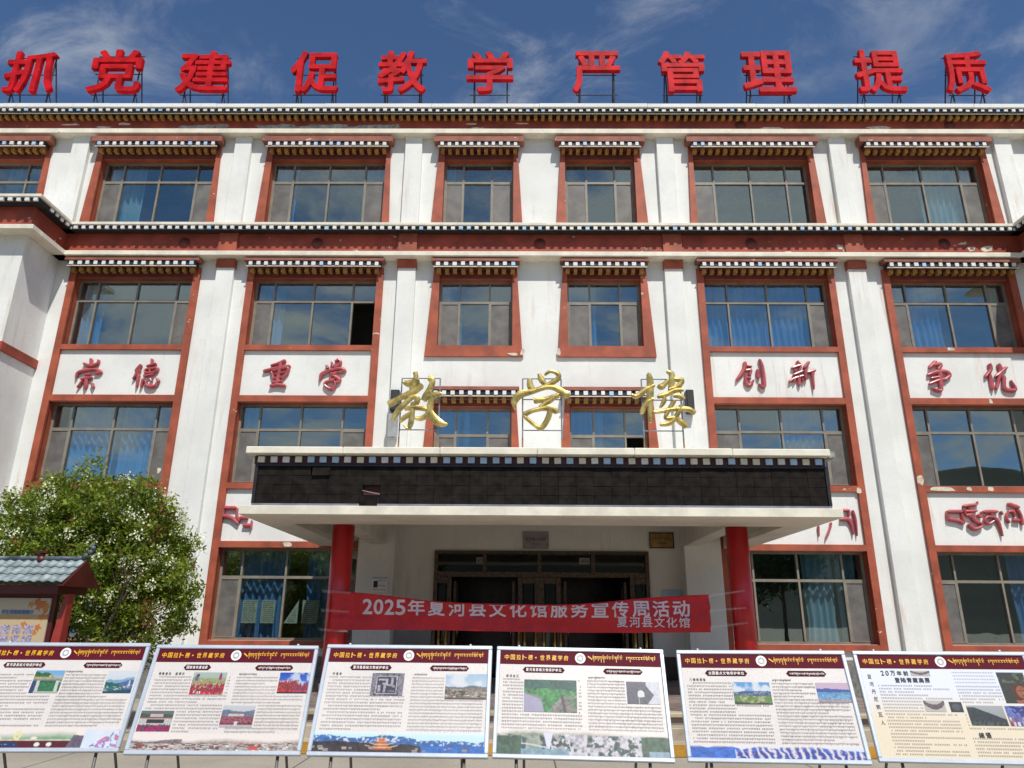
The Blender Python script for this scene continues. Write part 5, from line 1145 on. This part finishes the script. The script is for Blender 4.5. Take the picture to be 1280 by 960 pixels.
def kpic():
    w, h = 150, 90; yy, xx = np.mgrid[0:h, 0:w]; X = KX0+.32+(kx1-KX0-.32)*xx/w; Z = 1.83-1.23*yy/h; A = np.zeros((h, w, 3)); A[:] = (.50, .40, .25)
    A[(Z > 1.62)] = (.48, .44, .34); A[(Z < 1.66) & (Z > 1.60)] = (.46, .30, .16)
    r = np.random.default_rng(3)
    for k in range(16):
        cx = kx1-.02-abs(r.normal(0, .12)); cz = 1.80-abs(r.normal(0, .10)); s = r.uniform(.02, .05); t = np.arctan2(Z-cz, X-cx); m = np.hypot(X-cx, Z-cz) < s*(.6+.4*np.abs(np.cos(t*2.5))); A[m] = (.46, .13+.12*r.random(), .04)
    for j in range(4):
        for i in range(22):
            x0 = kx1-.14-i*.135; z0 = 1.555-j*.115; m = (X < x0) & (X > x0-.105) & (Z < z0) & (Z > z0-.095); A[m] = np.array((.34, .30, .40))*(.5+r.random((int(m.sum()), 1)))
    fs = []; vs = [(KX0+.32+(kx1-KX0-.32)*i/w, 8.482, 1.83-1.23*j/h) for j in range(h+1) for i in range(w+1)]
    for j in range(h):
        for i in range(w): fs.append(((j+1)*(w+1)+i, (j+1)*(w+1)+i+1, j*(w+1)+i+1, j*(w+1)+i))
    ob = sub(MB().add(vs, fs), 'poster_print', 'photo', pan); ca = ob.data.color_attributes.new('print', 'FLOAT_COLOR', 'CORNER')
    c = np.ones((h*w, 4, 4)); c[:, :, :3] = A.reshape(-1, 1, 3); ca.data.foreach_set('color', c.ravel())
kpic()
mb = MB(); add_text(mb, '学生资助政策简介', kx1-.53, kx1-.17, 1.655, 1.705, lambda u, v: (u, 8.478, v), .03); sub(mb, 'poster_lettering', 'posterblue', pan)
mb = MB(); mb.bar((-5.98, 8.62, 2.22), (-5.98, 8.62, 2.30), .05, 10); mb.box(-6.05, -5.91, 8.58, 8.66, 2.335, 2.36); mb.bar((-5.98, 8.62, 2.30), (-5.98, 8.62, 2.337), .03, 10); mb.build('ridge_finial', 'darkred', ki)

KS = 1.225
ki.location = (-.4537+KS*(-6.9+.4537), KS*8.6, 0); ki.scale = (KS, KS, KS)

# ------------------------------------------------------------------ flowering shrub
def leaf_cloud(name, mats, parent, blobs, nclump, per, size, spread, seed, kindstuff=True, inner=.55, fat=.42):
    r = np.random.default_rng(seed); B_ = np.array(blobs); w = B_[:, 3]*B_[:, 4]*B_[:, 5]; idx = r.choice(len(B_), nclump, p=w/w.sum())
    d = r.normal(size=(nclump, 3)); d /= np.linalg.norm(d, axis=1)[:, None]; rad = inner+(1-inner)*r.random(nclump)**.6
    c = B_[idx, :3]+d*B_[idx, 3:6]*rad[:, None]
    c = np.repeat(c, per, axis=0)+r.normal(size=(nclump*per, 3))*spread; N = len(c)
    a = r.normal(size=(N, 3)); a /= np.linalg.norm(a, axis=1)[:, None]; b = r.normal(size=(N, 3)); b -= (a*b).sum(1)[:, None]*a; b /= np.linalg.norm(b, axis=1)[:, None]
    s = size*r.uniform(.6, 1.3, N)[:, None]; off = Vector(parent_base(parent))
    k = np.cross(a, b)*s*.12
    V = np.stack([c-a*s, c-b*s*fat+k, c+a*s, c+b*s*fat+k], 1).reshape(-1, 3)-np.array(off)
    me = bpy.data.meshes.new(name); me.vertices.add(N*4); me.vertices.foreach_set('co', V.ravel()); me.loops.add(N*4); me.loops.foreach_set('vertex_index', np.arange(N*4))
    me.polygons.add(N); me.polygons.foreach_set('loop_start', np.arange(0, N*4, 4)); me.polygons.foreach_set('loop_total', np.full(N, 4))
    for m in mats: me.materials.append(M[m])
    if len(mats) > 1: me.polygons.foreach_set('material_index', (r.random(N) < .05).astype(int))
    me.update(); o = bpy.data.objects.new(name, me); COL.objects.link(o); o.parent = parent
    if kindstuff: o['kind'] = 'stuff'
    return o
sh = thing('flowering_shrub', (-7.3, 12.0, 0), 'large green lilac-like shrub with white blossom clusters behind the kiosk', 'shrub')
BL = [(-7.5,12.1,2.3,1.15,1.0,1.05), (-8.8,12.1,2.6,.95,.9,1.0), (-6.55,12.1,2.55,.75,.8,.95), (-7.2,12,3.2,.85,.8,.62), (-8.0,12.2,3.45,.55,.6,.50), (-6.5,12.0,3.1,.52,.6,.48), (-6.25,12.1,1.75,.60,.6,.7), (-7.3,12.0,1.2,1.1,.9,.8), (-9.4,12.2,1.8,.9,.8,1.2), (-5.95,12.0,2.35,.30,.4,.42), (-8.6,12.1,3.2,.5,.5,.40), (-8.3,12,3.75,.16,.2,.25), (-7.55,12,3.75,.2,.2,.22), (-6.9,12,3.68,.14,.2,.2), (-5.75,12,2.75,.16,.2,.16), (-5.72,12,2.05,.2,.2,.14), (-5.85,12,1.6,.22,.2,.12), (-6.0,12,3.3,.2,.2,.18), (-9.0,12,3.6,.22,.2,.2)]
SPRIG = []
_q = random.Random(21)
for (x, y, z, a, b, c) in BL[:9]:
    for _k in range(13):
        t = _q.uniform(-.5, 3.6); SPRIG.append((x+a*1.02*math.cos(t)*_q.uniform(.9, 1.2), y-_q.uniform(0, .5), z+c*1.0*math.sin(t)*_q.uniform(.9, 1.18), _q.uniform(.09, .2), .16, _q.uniform(.12, .26)))
leaf_cloud('crown', ['leaf', 'leafrust'], sh, [(x, y, z, a*.93, b, c*.93) for (x, y, z, a, b, c) in BL]+SPRIG, 1850, 34, .041, .070, 4)
leaf_cloud('blossom', ['petal'], sh, [(x, y-.12, z+.05, a*1.03, b*1.05, c*1.03) for (x, y, z, a, b, c) in BL], 230, 44, .018, .05, 9, inner=.95, fat=.85)
leaf_cloud('rusty_shoots', ['leafrust'], sh, [(-6.15,11.6,3.12,.15,.2,.20), (-6.0,11.5,1.7,.2,.2,.3), (-7.5,11.2,2.2,.3,.2,.3), (-6.35,11.5,2.2,.15,.2,.25)], 26, 18, .035, .06, 12)
mb = MB(); rr = random.Random(5)
for k in range(14):
    p = Vector((-7.35+rr.uniform(-.35, .35), 12+rr.uniform(-.25, .25), 0)); d = Vector((rr.uniform(-.35, .35), rr.uniform(-.3, .3), 1)).normalized(); rad = .045
    for s in range(5):
        q = p+d*.5; mb.bar(p, q, rad, 6, 0, rad*.8); rad *= .8
        if s > 1:
            d2 = (d+Vector((rr.uniform(-.9, .9), rr.uniform(-.5, .5), rr.uniform(-.1, .3)))).normalized(); mb.bar(q, q+d2*.55, rad*.7, 5, 0, rad*.25)
        p = q; d = (d+Vector((rr.uniform(-.25, .25), rr.uniform(-.2, .2), 0))).normalized()
mb.build('stems', 'bark', sh)

# ------------------------------------------------------------------ trees across the yard (seen mirrored in the lower windows)
def yard_tree(x, y, h, seed, label):
    t = thing('yard_tree', (x, y, 0), label, 'tree', 'trees across the yard behind the viewer'); mb = MB(); r = random.Random(seed)
    mb.bar((x, y, 0), (x, y, h*.55), .18, 8, 0, .09)
    for k in range(7):
        a = r.uniform(0, 6.28); mb.bar((x, y, h*(.3+.03*k)), (x+math.cos(a)*h*.2, y+math.sin(a)*h*.2, h*(.55+.04*k)), .06, 6, 0, .02)
    mb.build('trunk', 'bark', t)
    bl = [(x+r.uniform(-.16, .16)*h, y+r.uniform(-.16, .16)*h, h*r.uniform(.45, .85), h*.17, h*.17, h*.16) for _ in range(7)]
    leaf_cloud('crown', ['leafdark'], t, bl, 420, 22, .16, .28, seed)
for k, (x, y, h) in enumerate(((-15, -24, 8.5), (-8.5, -27, 7.5), (-24, -22, 9), (12, -26, 8), (20, -23, 9.5), (29, -27, 9))):
    yard_tree(x, y, h, 40+k, ['dark leafy tree across the yard, left of the path', 'shorter dark tree beside the path across the yard', 'tall dark tree at the far left of the yard', 'dark leafy tree right of the path across the yard', 'tallest dark tree of the row across the yard', 'dark tree at the far right of the yard'][k])
